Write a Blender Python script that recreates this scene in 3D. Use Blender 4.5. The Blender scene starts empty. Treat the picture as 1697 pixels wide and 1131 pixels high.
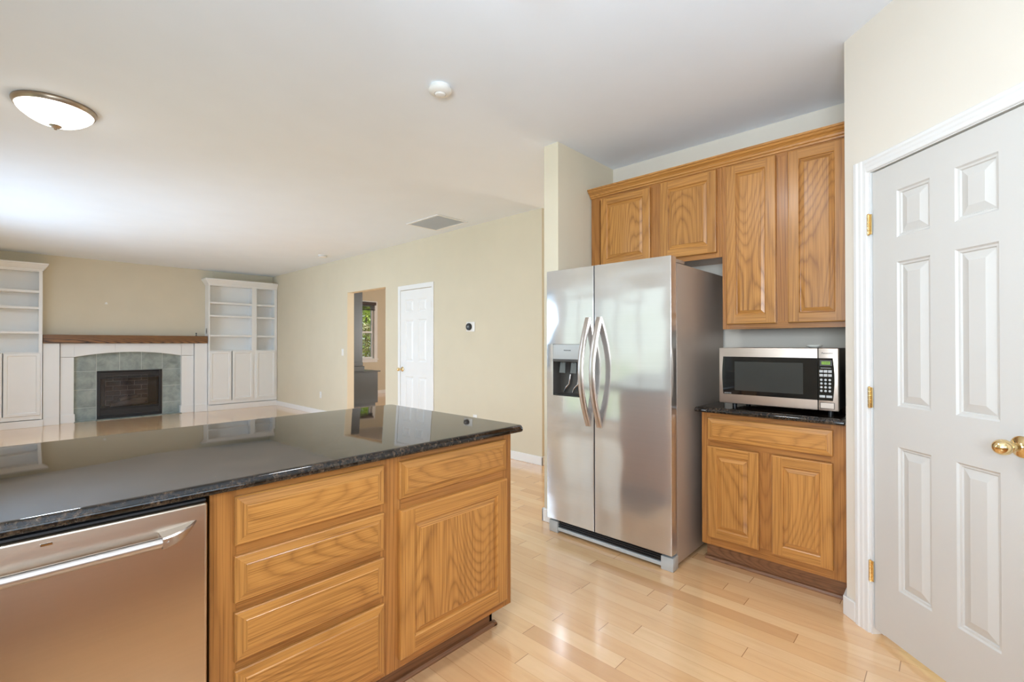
import bpy, bmesh, math, random
from mathutils import Vector, Matrix
random.seed(7)
SC = bpy.context.scene
COL = SC.collection
PI = math.pi
H = 1.28            # camera height
CEIL = 2.712

# ------------------------------------------------------------------ camera
def cam_axes(yaw, pitch, roll):
    c, s = math.cos, math.sin
    f = Vector((s(yaw)*c(pitch), c(yaw)*c(pitch), s(pitch)))
    r = Vector((c(yaw), -s(yaw), 0)); u = r.cross(f)
    return r*c(roll)+u*s(roll), -r*s(roll)+u*c(roll), f
cd = bpy.data.cameras.new('camera'); cam = bpy.data.objects.new('camera', cd); COL.objects.link(cam)
r_, u_, f_ = cam_axes(math.radians(46.835), math.radians(.335), math.radians(-.059))
cam.matrix_world = Matrix(((r_.x, u_.x, -f_.x, 0), (r_.y, u_.y, -f_.y, 0), (r_.z, u_.z, -f_.z, H), (0, 0, 0, 1)))
cd.sensor_width = 36; cd.lens = 778.55/1697*36; cd.clip_start = .02; cd.clip_end = 200
SC.camera = cam

# ------------------------------------------------------------------ world, exposure, daylight
vs = SC.view_settings
SC.display_settings.display_device = 'sRGB'
vs.view_transform = 'Standard'; vs.look = 'None'; vs.gamma = 1; vs.use_curve_mapping = False
vs.exposure = 0.05
SC.cycles.max_bounces = 14; SC.cycles.diffuse_bounces = 8; SC.cycles.glossy_bounces = 6
SC.cycles.transparent_max_bounces = 12; SC.cycles.caustics_reflective = False; SC.cycles.caustics_refractive = False
W = bpy.data.worlds.new('daylight'); SC.world = W; W.use_nodes = True
wn = W.node_tree.nodes; wl = W.node_tree.links
bg = wn['Background']
tcw = wn.new('ShaderNodeTexCoord'); sx = wn.new('ShaderNodeSeparateXYZ'); wr = wn.new('ShaderNodeValToRGB')
wl.new(tcw.outputs['Generated'], sx.inputs[0])
mw_ = wn.new('ShaderNodeMath'); mw_.operation = 'MULTIPLY_ADD'; mw_.inputs[1].default_value = .5; mw_.inputs[2].default_value = .5
wl.new(sx.outputs['Z'], mw_.inputs[0]); wl.new(mw_.outputs[0], wr.inputs[0])
e = wr.color_ramp.elements
e[0].position = .44; e[0].color = (.42, .50, .36, 1)
e[1].position = .60; e[1].color = (.80, .95, 1.0, 1)
k_ = wr.color_ramp.elements.new(.50); k_.color = (.74, .90, .80, 1)
wl.new(wr.outputs[0], bg.inputs['Color']); bg.inputs['Strength'].default_value = 1.0

def area(name, loc, target, sxx, syy, power, color=(1, 1, 1), spread=PI):
    l = bpy.data.lights.new(name, 'AREA'); l.shape = 'RECTANGLE'; l.size = sxx; l.size_y = syy
    l.energy = power; l.color = color
    o = bpy.data.objects.new(name, l); COL.objects.link(o); o.location = loc
    l.spread = spread; d = Vector(target)-Vector(loc)
    o.rotation_euler = d.to_track_quat('-Z', 'Y').to_euler()
    return o
# daylight through the windows; the west and office side ones are added fill
DAY = (.73, .93, 1.15)
area('daylight_patio_window', (-1.02, 3.5, 1.15), (5, 3.6, 2.6), 2.5, 2.0, 9, (.88, 1.0, .97))
area('daylight_family_window', (-1.02, 6.7, 1.32), (5, 6.4, .85), 2.9, 1.3, 86, (.70, .93, 1.20), 2.7)
area('daylight_kitchen_window', (.35, -1.12, 1.62), (.35, 5, 3.6), 1.7, 1.0, 18, DAY)
area('fill_west_window', (-1.02, -.18, 1.6), (3.5, .6, 4.2), 1.4, 1.0, 126, (.80, .93, 1.06))  # added light, brightens the kitchen wall, upper cabinets and ceiling
area('fill_office_side_window', (7.9, 5.2, 1.6), (4.5, 8.6, 1.3), 1.8, 1.4, 140, (1, 1, 1))  # added light out of view, brightens the office
area('daylight_hall_window', (6.9, 2.7, 1.6), (0, 2.7, 1.5), .8, 1.4, 36, (1.0, .97, .9))

sun = bpy.data.lights.new('sun', 'SUN'); sun.energy = 7; sun.angle = .01; sun.color = (1, .96, .88)
so_ = bpy.data.objects.new('sun', sun); COL.objects.link(so_); so_.location = (20, 5, 20)
so_.rotation_euler = Vector((-1, .38, -1.0)).to_track_quat('-Z', 'Y').to_euler()

# ------------------------------------------------------------------ materials
def new_mat(name):
    m = bpy.data.materials.new(name); m.use_nodes = True
    return m, m.node_tree.nodes, m.node_tree.links, m.node_tree.nodes['Principled BSDF']
def ramp(n, stops):
    r = n.new('ShaderNodeValToRGB'); el = r.color_ramp.elements
    while len(el) > 1: el.remove(el[-1])
    el[0].position, el[0].color = stops[0][0], (*stops[0][1], 1)
    for p, c in stops[1:]:
        x = el.new(p); x.color = (*c, 1)
    return r
def noise(n, l, vec, scale, detail=2, rough=.5, dist=0):
    t = n.new('ShaderNodeTexNoise'); t.inputs['Scale'].default_value = scale; t.inputs['Detail'].default_value = detail
    t.inputs['Roughness'].default_value = rough; t.inputs['Distortion'].default_value = dist
    if vec is not None: l.new(vec, t.inputs['Vector'])
    return t
def mth(n, l, op, a, b=None, c=None):
    t = n.new('ShaderNodeMath'); t.operation = op
    for i, v in enumerate((a, b, c)):
        if v is None: continue
        if isinstance(v, (int, float)): t.inputs[i].default_value = v
        else: l.new(v, t.inputs[i])
    return t.outputs[0]
def mixc(n, l, blend, fac, a, b):
    t = n.new('ShaderNodeMix'); t.data_type = 'RGBA'; t.blend_type = blend
    for s, v in ((t.inputs[0], fac), (t.inputs[6], a), (t.inputs[7], b)):
        if isinstance(v, (int, float)): s.default_value = v
        elif isinstance(v, tuple): s.default_value = (*v, 1)
        else: l.new(v, s)
    return t.outputs[2]
def mapping(n, l, scale, use_rand=True):
    tc = n.new('ShaderNodeTexCoord'); out = tc.outputs['Object']
    if use_rand:
        oi = n.new('ShaderNodeObjectInfo'); cx = n.new('ShaderNodeCombineXYZ')
        for i, k in enumerate((13.7, 9.1, 17.3)): l.new(mth(n, l, 'MULTIPLY', oi.outputs['Random'], k), cx.inputs[i])
        va = n.new('ShaderNodeVectorMath'); va.operation = 'ADD'; l.new(out, va.inputs[0]); l.new(cx.outputs[0], va.inputs[1]); out = va.outputs[0]
    mp = n.new('ShaderNodeMapping'); mp.inputs['Scale'].default_value = scale; l.new(out, mp.inputs['Vector'])
    return mp.outputs[0]
def bump(n, l, b, h, strength, dist=.002):
    bp = n.new('ShaderNodeBump'); bp.inputs['Strength'].default_value = strength; bp.inputs['Distance'].default_value = dist
    l.new(h, bp.inputs['Height']); l.new(bp.outputs[0], b.inputs['Normal'])

def plain(name, color, rough=.5, metal=0, var=.03, spec=.5, coat=0, bmp=0, bscale=200):
    m, n, l, b = new_mat(name)
    v = mapping(n, l, (1, 1, 1), False)
    t = noise(n, l, v, 3.0, 3)
    d = tuple(max(0, c*(1-var)) for c in color); u = tuple(min(1, c*(1+var)) for c in color)
    r = ramp(n, [(.3, d), (.7, u)]); l.new(t.outputs[0], r.inputs[0]); l.new(r.outputs[0], b.inputs['Base Color'])
    b.inputs['Roughness'].default_value = rough; b.inputs['Metallic'].default_value = metal
    b.inputs['Specular IOR Level'].default_value = spec; b.inputs['Coat Weight'].default_value = coat
    if bmp: bump(n, l, b, noise(n, l, v, bscale, 2).outputs[0], bmp, .001)
    return m

def oak(name, scale, light=(.52, .245, .062), mid=(.42, .186, .043), dark=(.23, .088, .020), rough=.36, figure=1.0, ring=.26):
    m, n, l, b = new_mat(name)
    v = mapping(n, l, scale)                                        # long fibres
    vr = mapping(n, l, tuple(1 if q > .5 else ring for q in scale))  # cathedral figure
    wob = noise(n, l, v, 38, 2, .6)
    n1 = noise(n, l, vr, 3.0, .6, .4, .2)
    ph = mth(n, l, 'FRACT', mth(n, l, 'ADD', mth(n, l, 'MULTIPLY', n1.outputs[0], 40.0), mth(n, l, 'MULTIPLY', wob.outputs[0], .8)))
    r1 = ramp(n, [(0, dark), (.16, mid), (.42, light), (.66, light), (.86, mid), (1.0, dark)]); l.new(ph, r1.inputs[0])
    flat = tuple(.66*a+.34*c for a, c in zip(light, mid))
    msk = noise(n, l, vr, 4.2, 1)
    mr = ramp(n, [(.32, (.28, .28, .28)), (.60, (.64*figure,)*3)]); l.new(msk.outputs[0], mr.inputs[0])
    c1 = mixc(n, l, 'MIX', mr.outputs[0], flat, r1.outputs[0])
    big = noise(n, l, v, 1.9, 2)
    r2 = ramp(n, [(.25, (.88, .85, .81)), (.75, (1.09, 1.08, 1.06))]); l.new(big.outputs[0], r2.inputs[0])
    c1 = mixc(n, l, 'MULTIPLY', 1.0, c1, r2.outputs[0])
    pv = n.new('ShaderNodeMapping'); pv.inputs['Scale'].default_value = tuple(105 if q > .5 else 9 for q in scale)
    l.new(v, pv.inputs['Vector'])
    po = noise(n, l, pv.outputs[0], 3.0, 2, .6)
    r3 = ramp(n, [(.34, (.52, .44, .36)), (.52, (1, 1, 1))]); l.new(po.outputs[0], r3.inputs[0])
    c2 = mixc(n, l, 'MULTIPLY', .8, c1, r3.outputs[0])
    l.new(c2, b.inputs['Base Color'])
    b.inputs['Roughness'].default_value = rough; b.inputs['Specular IOR Level'].default_value = .45
    b.inputs['Coat Weight'].default_value = .3; b.inputs['Coat Roughness'].default_value = .22
    bump(n, l, b, po.outputs[0], .25, .0006)
    return m

M = {}
A = .085
M['oak_z'] = oak('oak_upright_grain', (1, 1, A))
M['oak_x'] = oak('oak_long_grain', (A, 1, 1))
M['oak_y'] = oak('oak_cross_grain', (1, A, 1))
for ax, sc in (('z', (1, 1, A)), ('x', (A, 1, 1)), ('y', (1, A, 1))): M['frame_'+ax] = oak('oak_frame_'+ax, sc, figure=.8, ring=.07)
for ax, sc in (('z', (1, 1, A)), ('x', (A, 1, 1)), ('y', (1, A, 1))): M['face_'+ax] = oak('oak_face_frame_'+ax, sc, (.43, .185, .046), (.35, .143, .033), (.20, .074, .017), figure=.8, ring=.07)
M['beam'] = oak('rustic_beam_wood', (.12, 1, 1), (.30, .145, .050), (.17, .075, .026), (.025, .010, .004), .6, 1.5, .10)
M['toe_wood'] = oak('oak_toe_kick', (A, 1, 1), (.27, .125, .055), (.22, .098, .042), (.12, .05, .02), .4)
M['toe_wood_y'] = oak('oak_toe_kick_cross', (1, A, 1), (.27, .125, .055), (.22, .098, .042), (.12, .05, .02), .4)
M['ceiling'] = plain('ceiling_paint', (.83, .885, .955), .9, var=.01, spec=.2, bmp=.05, bscale=120)
M['paint_beige'] = plain('beige_wall_paint', (.675, .61, .475), .85, var=.015, spec=.25, bmp=.06, bscale=160)
M['paint_cream'] = plain('cream_wall_paint', (.69, .635, .55), .8, var=.01, spec=.25, bmp=.06, bscale=160)
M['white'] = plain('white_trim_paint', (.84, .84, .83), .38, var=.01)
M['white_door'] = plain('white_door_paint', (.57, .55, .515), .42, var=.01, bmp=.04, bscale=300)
M['white_casing'] = plain('white_casing_paint', (.72, .71, .69), .38, var=.01)
M['white_plastic'] = plain('white_plastic', (.80, .79, .76), .4, var=.01)
M['cream_plastic'] = plain('ivory_plastic', (.78, .75, .66), .4, var=.01)
M['black'] = plain('black_plastic', (.012, .012, .013), .35, var=.1)
M['black_metal'] = plain('black_painted_metal', (.014, .012, .013), .45, var=.1)
M['dark_gap'] = plain('dark_rubber', (.02, .02, .022), .6, var=.1)
M['grey_plastic'] = plain('grey_plastic', (.42, .43, .42), .45, var=.02)
M['dark_grey'] = plain('dark_grey_plastic', (.045, .040, .035), .4, var=.05)
M['button'] = plain('grey_button', (.42, .42, .41), .4, var=.02)
M['slate_paint'] = plain('dark_slate_paint', (.058, .064, .064), .32, var=.04)
M['brass'] = plain('polished_brass', (.82, .62, .32), .16, 1, var=.05)
M['bronze'] = plain('brushed_bronze', (.42, .34, .26), .32, 1, var=.05)
M['chrome'] = plain('polished_chrome', (.75, .75, .76), .12, 1, var=.02)
M['tile_grout'] = plain('pale_grout', (.62, .64, .60), .8, var=.03)
M['fire_brick'] = plain('dark_firebrick', (.10, .085, .085), .9, var=.25)
M['mortar'] = plain('grey_mortar', (.40, .38, .37), .9, var=.1)
M['louvre'] = plain('satin_black_metal', (.05, .047, .047), .3, var=.1)
M['log'] = plain('charred_log', (.22, .19, .17), .9, var=.4, bmp=.5, bscale=60)
M['blind'] = plain('dark_wood_blind', (.05, .028, .020), .5, var=.15)
M['lawn'] = plain('lawn_green', (.14, .22, .06), .9, var=.3)

def leaf_mat(name, c0, c1):
    m, n, l, b = new_mat(name)
    t = noise(n, l, mapping(n, l, (1, 1, 1), False), 9, 2)
    r = ramp(n, [(.3, c0), (.7, c1)]); l.new(t.outputs[0], r.inputs[0]); l.new(r.outputs[0], b.inputs['Base Color'])
    b.inputs['Roughness'].default_value = .5
    return m
M['leaf_bright'] = leaf_mat('yellow_green_foliage', (.22, .36, .04), (.72, .80, .16))
M['leaf_ivy'] = leaf_mat('mixed_hedge_foliage', (.16, .22, .06), (.70, .62, .40))

def steel(name, color, rough, grain, wavy=0, amp=.02, haze=0):
    m, n, l, b = new_mat(name)
    v = mapping(n, l, grain, False)
    t = noise(n, l, v, 1.0, 2, .5)
    r = ramp(n, [(.3, tuple(c*(1-amp) for c in color)), (.7, color)]); l.new(t.outputs[0], r.inputs[0]); l.new(r.outputs[0], b.inputs['Base Color'])
    b.inputs['Metallic'].default_value = 1
    b.inputs['Roughness'].default_value = rough
    if wavy:
        w = noise(n, l, mapping(n, l, (1, .55, 1.7), False), 3.0, 1)
        bump(n, l, b, w.outputs[0], wavy, .02)
    if haze:
        b2 = n.new('ShaderNodeBsdfPrincipled'); l.new(r.outputs[0], b2.inputs['Base Color']); b2.inputs['Metallic'].default_value = 1; b2.inputs['Roughness'].default_value = .55
        mx = n.new('ShaderNodeMixShader'); mx.inputs[0].default_value = haze
        l.new(b.outputs[0], mx.inputs[1]); l.new(b2.outputs[0], mx.inputs[2]); l.new(mx.outputs[0], n['Material Output'].inputs['Surface'])
    return m
M['steel'] = steel('brushed_stainless_steel', (.68, .655, .635), .11, (2, 2, 120), .30, haze=.36)
M['steel_dw'] = steel('brushed_stainless_panel', (.64, .535, .43), .28, (1, 1, 140))
M['steel_handle'] = steel('satin_steel', (.56, .50, .455), .34, (60, 60, 4))
M['steel_mw'] = steel('warm_stainless_steel', (.50, .43, .37), .46, (4, 4, 120))
M['steel_case'] = plain('grey_brown_enamel', (.40, .325, .265), .36, .3, var=.02)

def granite(name):
    m, n, l, b = new_mat(name)
    v = mapping(n, l, (1, 1, 1), False)
    t1 = noise(n, l, v, 95, 3, .65)
    r1 = ramp(n, [(.40, (.008, .007, .007)), (.52, (.030, .021, .015)), (.62, (.062, .039, .024)), (.70, (.12, .080, .052)), (.78, (.22, .17, .13))]); l.new(t1.outputs[0], r1.inputs[0])
    t2 = noise(n, l, v, 16, 2, .6)
    r2 = ramp(n, [(.36, (.22, .22, .22)), (.60, (1, 1, 1))]); l.new(t2.outputs[0], r2.inputs[0])
    l.new(mixc(n, l, 'MULTIPLY', 1.0, r1.outputs[0], r2.outputs[0]), b.inputs['Base Color'])
    b.inputs['Roughness'].default_value = .035; b.inputs['IOR'].default_value = 1.50
    bump(n, l, b, noise(n, l, v, 26, 2).outputs[0], .02, .002)
    return m
M['granite'] = granite('polished_black_granite')

def slate_tile(name):
    m, n, l, b = new_mat(name)
    v = mapping(n, l, (1, 1, 1), False)
    t = noise(n, l, v, 7, 4, .6, .4)
    r = ramp(n, [(.30, (.20, .235, .215)), (.55, (.31, .35, .325)), (.75, (.40, .43, .40))]); l.new(t.outputs[0], r.inputs[0]); l.new(r.outputs[0], b.inputs['Base Color'])
    b.inputs['Roughness'].default_value = .45
    return m
M['tile'] = slate_tile('grey_green_slate_tile')

def floor_mat(name):
    m, n, l, b = new_mat(name)
    tc = n.new('ShaderNodeTexCoord'); s = n.new('ShaderNodeSeparateXYZ'); l.new(tc.outputs['Object'], s.inputs[0])
    w = .0826
    rx = mth(n, l, 'DIVIDE', mth(n, l, 'SUBTRACT', s.outputs['X'], 1.135-40*w), w)
    row = mth(n, l, 'FLOOR', rx); fx = mth(n, l, 'FRACT', rx)
    wnz = n.new('ShaderNodeTexWhiteNoise'); wnz.noise_dimensions = '1D'; l.new(row, wnz.inputs['W'])
    L = mth(n, l, 'MULTIPLY_ADD', wnz.outputs['Value'], .45, .70)
    wn2 = n.new('ShaderNodeTexWhiteNoise'); wn2.noise_dimensions = '1D'; l.new(mth(n, l, 'ADD', row, 77.3), wn2.inputs['W'])
    ry = mth(n, l, 'ADD', mth(n, l, 'DIVIDE', s.outputs['Y'], L), mth(n, l, 'MULTIPLY', wn2.outputs['Value'], 9.0))
    iy = mth(n, l, 'FLOOR', ry); fy = mth(n, l, 'FRACT', ry)
    cx = n.new('ShaderNodeCombineXYZ'); l.new(row, cx.inputs[0]); l.new(iy, cx.inputs[1])
    wc = n.new('ShaderNodeTexWhiteNoise'); wc.noise_dimensions = '2D'; l.new(cx.outputs[0], wc.inputs['Vector'])
    base = ramp(n, [(0, (.67, .385, .18)), (.08, (.735, .44, .212)), (.4, (.785, .485, .242)), (.75, (.805, .51, .265)), (1, (.83, .55, .30))]); l.new(wc.outputs['Value'], base.inputs[0])
    # grain, shifted per plank
    va = n.new('ShaderNodeVectorMath'); va.operation = 'MULTIPLY_ADD'; l.new(wc.outputs['Color'], va.inputs[0]); va.inputs[1].default_value = (7, 7, 7)
    l.new(tc.outputs['Object'], va.inputs[2])
    mp = n.new('ShaderNodeMapping'); mp.inputs['Scale'].default_value = (1, .10, 1); l.new(va.outputs[0], mp.inputs['Vector'])
    g = noise(n, l, mp.outputs[0], 30, 4, .6, .5)
    gr = ramp(n, [(.30, (.91, .87, .82)), (.55, (1, 1, 1)), (.8, (1.03, 1.03, 1.02))]); l.new(g.outputs[0], gr.inputs[0])
    c = mixc(n, l, 'MULTIPLY', .8, base.outputs[0], gr.outputs[0])
    kn = noise(n, l, mp.outputs[0], 9, 2, .5, 1.2)
    kr = ramp(n, [(.70, (1, 1, 1)), (.80, (.72, .58, .42))]); l.new(kn.outputs[0], kr.inputs[0])
    c = mixc(n, l, 'MULTIPLY', .7, c, kr.outputs[0])
    # seams
    ex = mth(n, l, 'MINIMUM', fx, mth(n, l, 'SUBTRACT', 1.0, fx))
    ey = mth(n, l, 'MULTIPLY', mth(n, l, 'MINIMUM', fy, mth(n, l, 'SUBTRACT', 1.0, fy)), mth(n, l, 'DIVIDE', L, w))
    sxm = ramp(n, [(.0, (.72, .63, .54)), (.010, (.86, .81, .75)), (.018, (1, 1, 1))]); l.new(ex, sxm.inputs[0])
    sym = ramp(n, [(.0, (.36, .27, .19)), (.012, (.5, .42, .33)), (.024, (1, 1, 1))]); l.new(ey, sym.inputs[0])
    c = mixc(n, l, 'MULTIPLY', 1.0, c, sxm.outputs[0]); c = mixc(n, l, 'MULTIPLY', 1.0, c, sym.outputs[0])
    l.new(c, b.inputs['Base Color'])
    b.inputs['Roughness'].default_value = .26; b.inputs['Specular IOR Level'].default_value = .55
    b.inputs['Coat Weight'].default_value = 1.0; b.inputs['Coat Roughness'].default_value = .12; b.inputs['Coat IOR'].default_value = 1.8
    return m
M['floor'] = floor_mat('maple_plank_floor')

def pane(name, tint=(1, 1, 1), refl=1.5, dark=0.0):
    m, n, l, b = new_mat(name); n.remove(b); out = n['Material Output']
    tr = n.new('ShaderNodeBsdfTransparent'); tr.inputs[0].default_value = (*tint, 1)
    gl = n.new('ShaderNodeBsdfGlossy'); gl.inputs['Roughness'].default_value = .03
    fr = n.new('ShaderNodeFresnel'); fr.inputs['IOR'].default_value = refl
    mx = n.new('ShaderNodeMixShader'); l.new(fr.outputs[0], mx.inputs[0]); l.new(tr.outputs[0], mx.inputs[1]); l.new(gl.outputs[0], mx.inputs[2])
    l.new(mx.outputs[0], out.inputs[0])
    return m
M['glass'] = pane('window_glass')
M['fire_glass'] = pane('smoked_glass', (.85, .82, .82))
M['oven_glass'] = plain('black_oven_glass', (.006, .006, .006), .05, var=0)
M['oven_screen'] = plain('perforated_oven_screen', (.035, .036, .033), .12, var=.05)
M['clear_paddle'] = plain('clear_smoky_plastic', (.10, .105, .10), .08, var=.05)

def emit(name, color, strength, base=(.8, .8, .8)):
    m, n, l, b = new_mat(name)
    b.inputs['Base Color'].default_value = (*base, 1)
    t = noise(n, l, mapping(n, l, (1, 1, 1), False), 5, 1)
    r = ramp(n, [(0, tuple(c*.97 for c in color)), (1, color)]); l.new(t.outputs[0], r.inputs[0])
    l.new(r.outputs[0], b.inputs['Emission Color']); b.inputs['Emission Strength'].default_value = strength
    return m
M['lamp_glass'] = emit('lit_frosted_glass', (1.0, .985, .95), 5)
M['lamp_glass_kitchen'] = emit('lit_frosted_glass_kitchen', (.97, .985, 1.0), 9)
M['display'] = emit('green_backlit_display', (.26, .44, .01), .42, (.1, .2, .02))
M['display_digit'] = plain('dark_display_digit', (.03, .08, .01), .5, var=0)

# ------------------------------------------------------------------ mesh helpers (all in world coordinates)
class MB:
    def __init__(s): s.bm = bmesh.new()
    def quad(s, pts, mat=0):
        f = s.bm.faces.new([s.bm.verts.new(p) for p in pts]); f.material_index = mat; return f
    def box(s, lo, hi, bev=0, seg=2, mat=0):
        x0, y0, z0 = lo; x1, y1, z1 = hi
        v = [s.bm.verts.new(p) for p in ((x0,y0,z0),(x1,y0,z0),(x1,y1,z0),(x0,y1,z0),(x0,y0,z1),(x1,y0,z1),(x1,y1,z1),(x0,y1,z1))]
        fs = [s.bm.faces.new([v[i] for i in q]) for q in ((0,3,2,1),(4,5,6,7),(0,1,5,4),(1,2,6,5),(2,3,7,6),(3,0,4,7))]
        for f in fs: f.material_index = mat
        if bev:
            es = list({e for f in fs for e in f.edges})
            r = bmesh.ops.bevel(s.bm, geom=es, offset=bev, segments=seg, affect='EDGES', profile=.5)
            for f in r['faces']: f.material_index = mat
        return s
    def prism(s, poly, ax, a, b, mat=0):
        # poly: 2-D points in the two other axes (in xyz order), extruded along ax
        def P(p, t):
            q = list(p); q.insert(ax, t); return q
        va = [s.bm.verts.new(P(p, a)) for p in poly]; vb = [s.bm.verts.new(P(p, b)) for p in poly]
        n = len(poly)
        fs = [s.bm.faces.new(va[::-1]), s.bm.faces.new(vb)]
        for i in range(n): fs.append(s.bm.faces.new((va[i], va[(i+1) % n], vb[(i+1) % n], vb[i])))
        for f in fs: f.material_index = mat
        return s
    def loft(s, loops, cap0=True, cap1=True, mat=0, closed=True):
        vv = [[s.bm.verts.new(p) for p in lp] for lp in loops]
        n = len(vv[0])
        for a, b in zip(vv, vv[1:]):
            for i in range(n if closed else n-1):
                f = s.bm.faces.new((a[i], a[(i+1) % n], b[(i+1) % n], b[i])); f.material_index = mat
        if cap0: s.bm.faces.new(vv[0][::-1]).material_index = mat
        if cap1: s.bm.faces.new(vv[-1]).material_index = mat
        return s
    def lathe(s, org, axis, prof, seg=40, mat=0):
        # prof: list of (radius, distance along axis)
        o = Vector(org); a = Vector(axis).normalized()
        u = a.orthogonal().normalized(); w = a.cross(u)
        loops = []
        for r, t in prof:
            r = max(r, 1e-5)
            loops.append([o+a*t+(u*math.cos(2*PI*i/seg)+w*math.sin(2*PI*i/seg))*r for i in range(seg)])
        return s.loft(loops, mat=mat)
    def tube(s, pts, r, seg=12, mat=0):
        pts = [Vector(p) for p in pts]; loops = []
        for i, p in enumerate(pts):
            t = (pts[min(i+1, len(pts)-1)]-pts[max(i-1, 0)]).normalized()
            u = t.orthogonal().normalized() if i == 0 else (u-t*u.dot(t)).normalized()
            w = t.cross(u); rr = r[i] if isinstance(r, (list, tuple)) else r
            loops.append([p+(u*math.cos(2*PI*k/seg)+w*math.sin(2*PI*k/seg))*rr for k in range(seg)])
        return s.loft(loops, mat=mat)
    def rings(s, F, w, h, stack, mats=(0, 0), cap=0):
        # stacked rectangles: (inset, n); F maps (u,v,n) to world. mats = (left/right, top/bottom)
        def rect(i, n): return [F(i, i, n), F(w-i, i, n), F(w-i, h-i, n), F(i, h-i, n)]
        prev = rect(*stack[0])
        for it in stack[1:]:
            cur = rect(it[0], it[1]); mm = it[2] if len(it) > 2 else mats
            for k in range(4):
                s.quad([prev[k], prev[(k+1) % 4], cur[(k+1) % 4], cur[k]], mm[0] if k in (1, 3) else mm[1])
            prev = cur
        s.quad(prev, cap)
        return s
    def build(s, name, mats, parent=None, smooth=False, merge=True):
        if merge: bmesh.ops.remove_doubles(s.bm, verts=s.bm.verts, dist=1e-5)
        bmesh.ops.recalc_face_normals(s.bm, faces=s.bm.faces)
        return finish(name, s.bm, mats, parent, smooth)

def wpos(o):
    p = Vector((0, 0, 0))
    while o is not None: p = p+o.location; o = o.parent
    return p
def finish(name, bm, mats, parent, smooth):
    me = bpy.data.meshes.new(name)
    org = wpos(parent) if parent is not None else None
    if org is not None: bmesh.ops.translate(bm, verts=bm.verts, vec=-org)
    bm.to_mesh(me); bm.free()
    for m in (mats if isinstance(mats, (list, tuple)) else [mats]): me.materials.append(m)
    o = bpy.data.objects.new(name, me); COL.objects.link(o)
    if parent is not None: o.parent = parent
    if smooth:
        for p in me.polygons: p.use_smooth = True
        md = None
        try:
            me.set_sharp_from_angle(angle=math.radians(38))
        except Exception: pass
    return o
def recentre(o):
    # move a top-level mesh's origin to its base centre
    c = [v.co for v in o.data.vertices]
    lo = Vector((min(v.x for v in c), min(v.y for v in c), min(v.z for v in c))); hi = Vector((max(v.x for v in c), max(v.y for v in c), max(v.z for v in c)))
    p = Vector(((lo.x+hi.x)/2, (lo.y+hi.y)/2, lo.z))
    o.data.transform(Matrix.Translation(-p)); o.location = p
    return o
def tag(o, label, cat, group=None):
    o['label'] = label; o['category'] = cat
    if group: o['group'] = group
    return o
def thing(name, label, cat, loc, group=None):
    o = bpy.data.objects.new(name, None); o.empty_display_size = .1; COL.objects.link(o); o.location = loc
    return tag(o, label, cat, group)
def struct(o, label=None):
    o['kind'] = 'structure'
    if label: o['label'] = label
    return o
def frame(O, U, N):
    O = Vector(O); U = Vector(U); N = Vector(N); Z = Vector((0, 0, 1))
    return lambda u, v, n: O+U*u+Z*v+N*n
def text_part(name, s, size, F, mat, parent, align='CENTER'):
    cu = bpy.data.curves.new(name, 'FONT'); cu.body = s; cu.size = size; cu.align_x = align; cu.align_y = 'CENTER'; cu.extrude = .0004
    t = bpy.data.objects.new(name, cu); COL.objects.link(t)
    dg = bpy.context.evaluated_depsgraph_get(); dg.update()
    me = bpy.data.meshes.new_from_object(t.evaluated_get(dg))
    bpy.data.objects.remove(t); bpy.data.curves.remove(cu)
    org = wpos(parent)
    for v in me.vertices: v.co = F(v.co.x, v.co.y, v.co.z+.0004)-org
    me.materials.clear(); me.materials.append(mat)
    o = bpy.data.objects.new(name, me); COL.objects.link(o); o.parent = parent
    return o

# ------------------------------------------------------------------ shell of the house
XW = -.97; XE = 3.82; YN = 10.58; YS = -1.05; XK = 3.385
def wall(name, axis, pos, thick, a0, a1, mat, holes=(), z0=0, z1=CEIL):
    # axis 0: wall runs along x at y=pos..pos+thick; axis 1: runs along y at x=pos..pos+thick
    mb = MB()
    us = sorted({a0, a1, *[h[0] for h in holes], *[h[1] for h in holes]}); zs = sorted({z0, z1, *[h[2] for h in holes], *[h[3] for h in holes]})
    for u0, u1 in zip(us, us[1:]):
        for w0, w1 in zip(zs, zs[1:]):
            cu, cw = (u0+u1)/2, (w0+w1)/2
            if any(h[0] < cu < h[1] and h[2] < cw < h[3] for h in holes): continue
            lo = (u0, pos, w0) if axis == 0 else (pos, u0, w0); hi = (u1, pos+thick, w1) if axis == 0 else (pos+thick, u1, w1)
            mb.box(lo, hi)
    bm = mb.bm
    bmesh.ops.remove_doubles(bm, verts=bm.verts, dist=1e-5)
    # drop the inner faces between cells
    seen = {}
    for f in list(bm.faces): seen.setdefault(tuple(sorted(v.index for v in f.verts)), []).append(f)
    bm.verts.index_update(); seen = {}
    for f in list(bm.faces): seen.setdefault(tuple(sorted(v.index for v in f.verts)), []).append(f)
    for fl in seen.values():
        if len(fl) > 1:
            for f in fl: bm.faces.remove(f)
    return struct(mb.build(name, mat))
T = .12
struct(MB().box((XW-T, YS-T, -.1), (9, 11.2, 0)).build('floor', M['floor']), 'pale maple plank floor')
struct(MB().box((XW-T, YS-T, CEIL), (9, 11.2, CEIL+.1)).build('ceiling', M['ceiling']), 'flat white ceiling')
wall('wall_north', 0, YN, T, XW, XE+T, M['paint_beige'], [(.995, 1.885, 0, .822)])
OP0, OP1, OPZ = 6.17, 7.335, 2.13
wall('wall_east', 1, XE, T, 3.15, YN, M['paint_beige'], [(OP0, OP1, 0, OPZ), (5.037, 5.770, 0, 2.040)])
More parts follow.
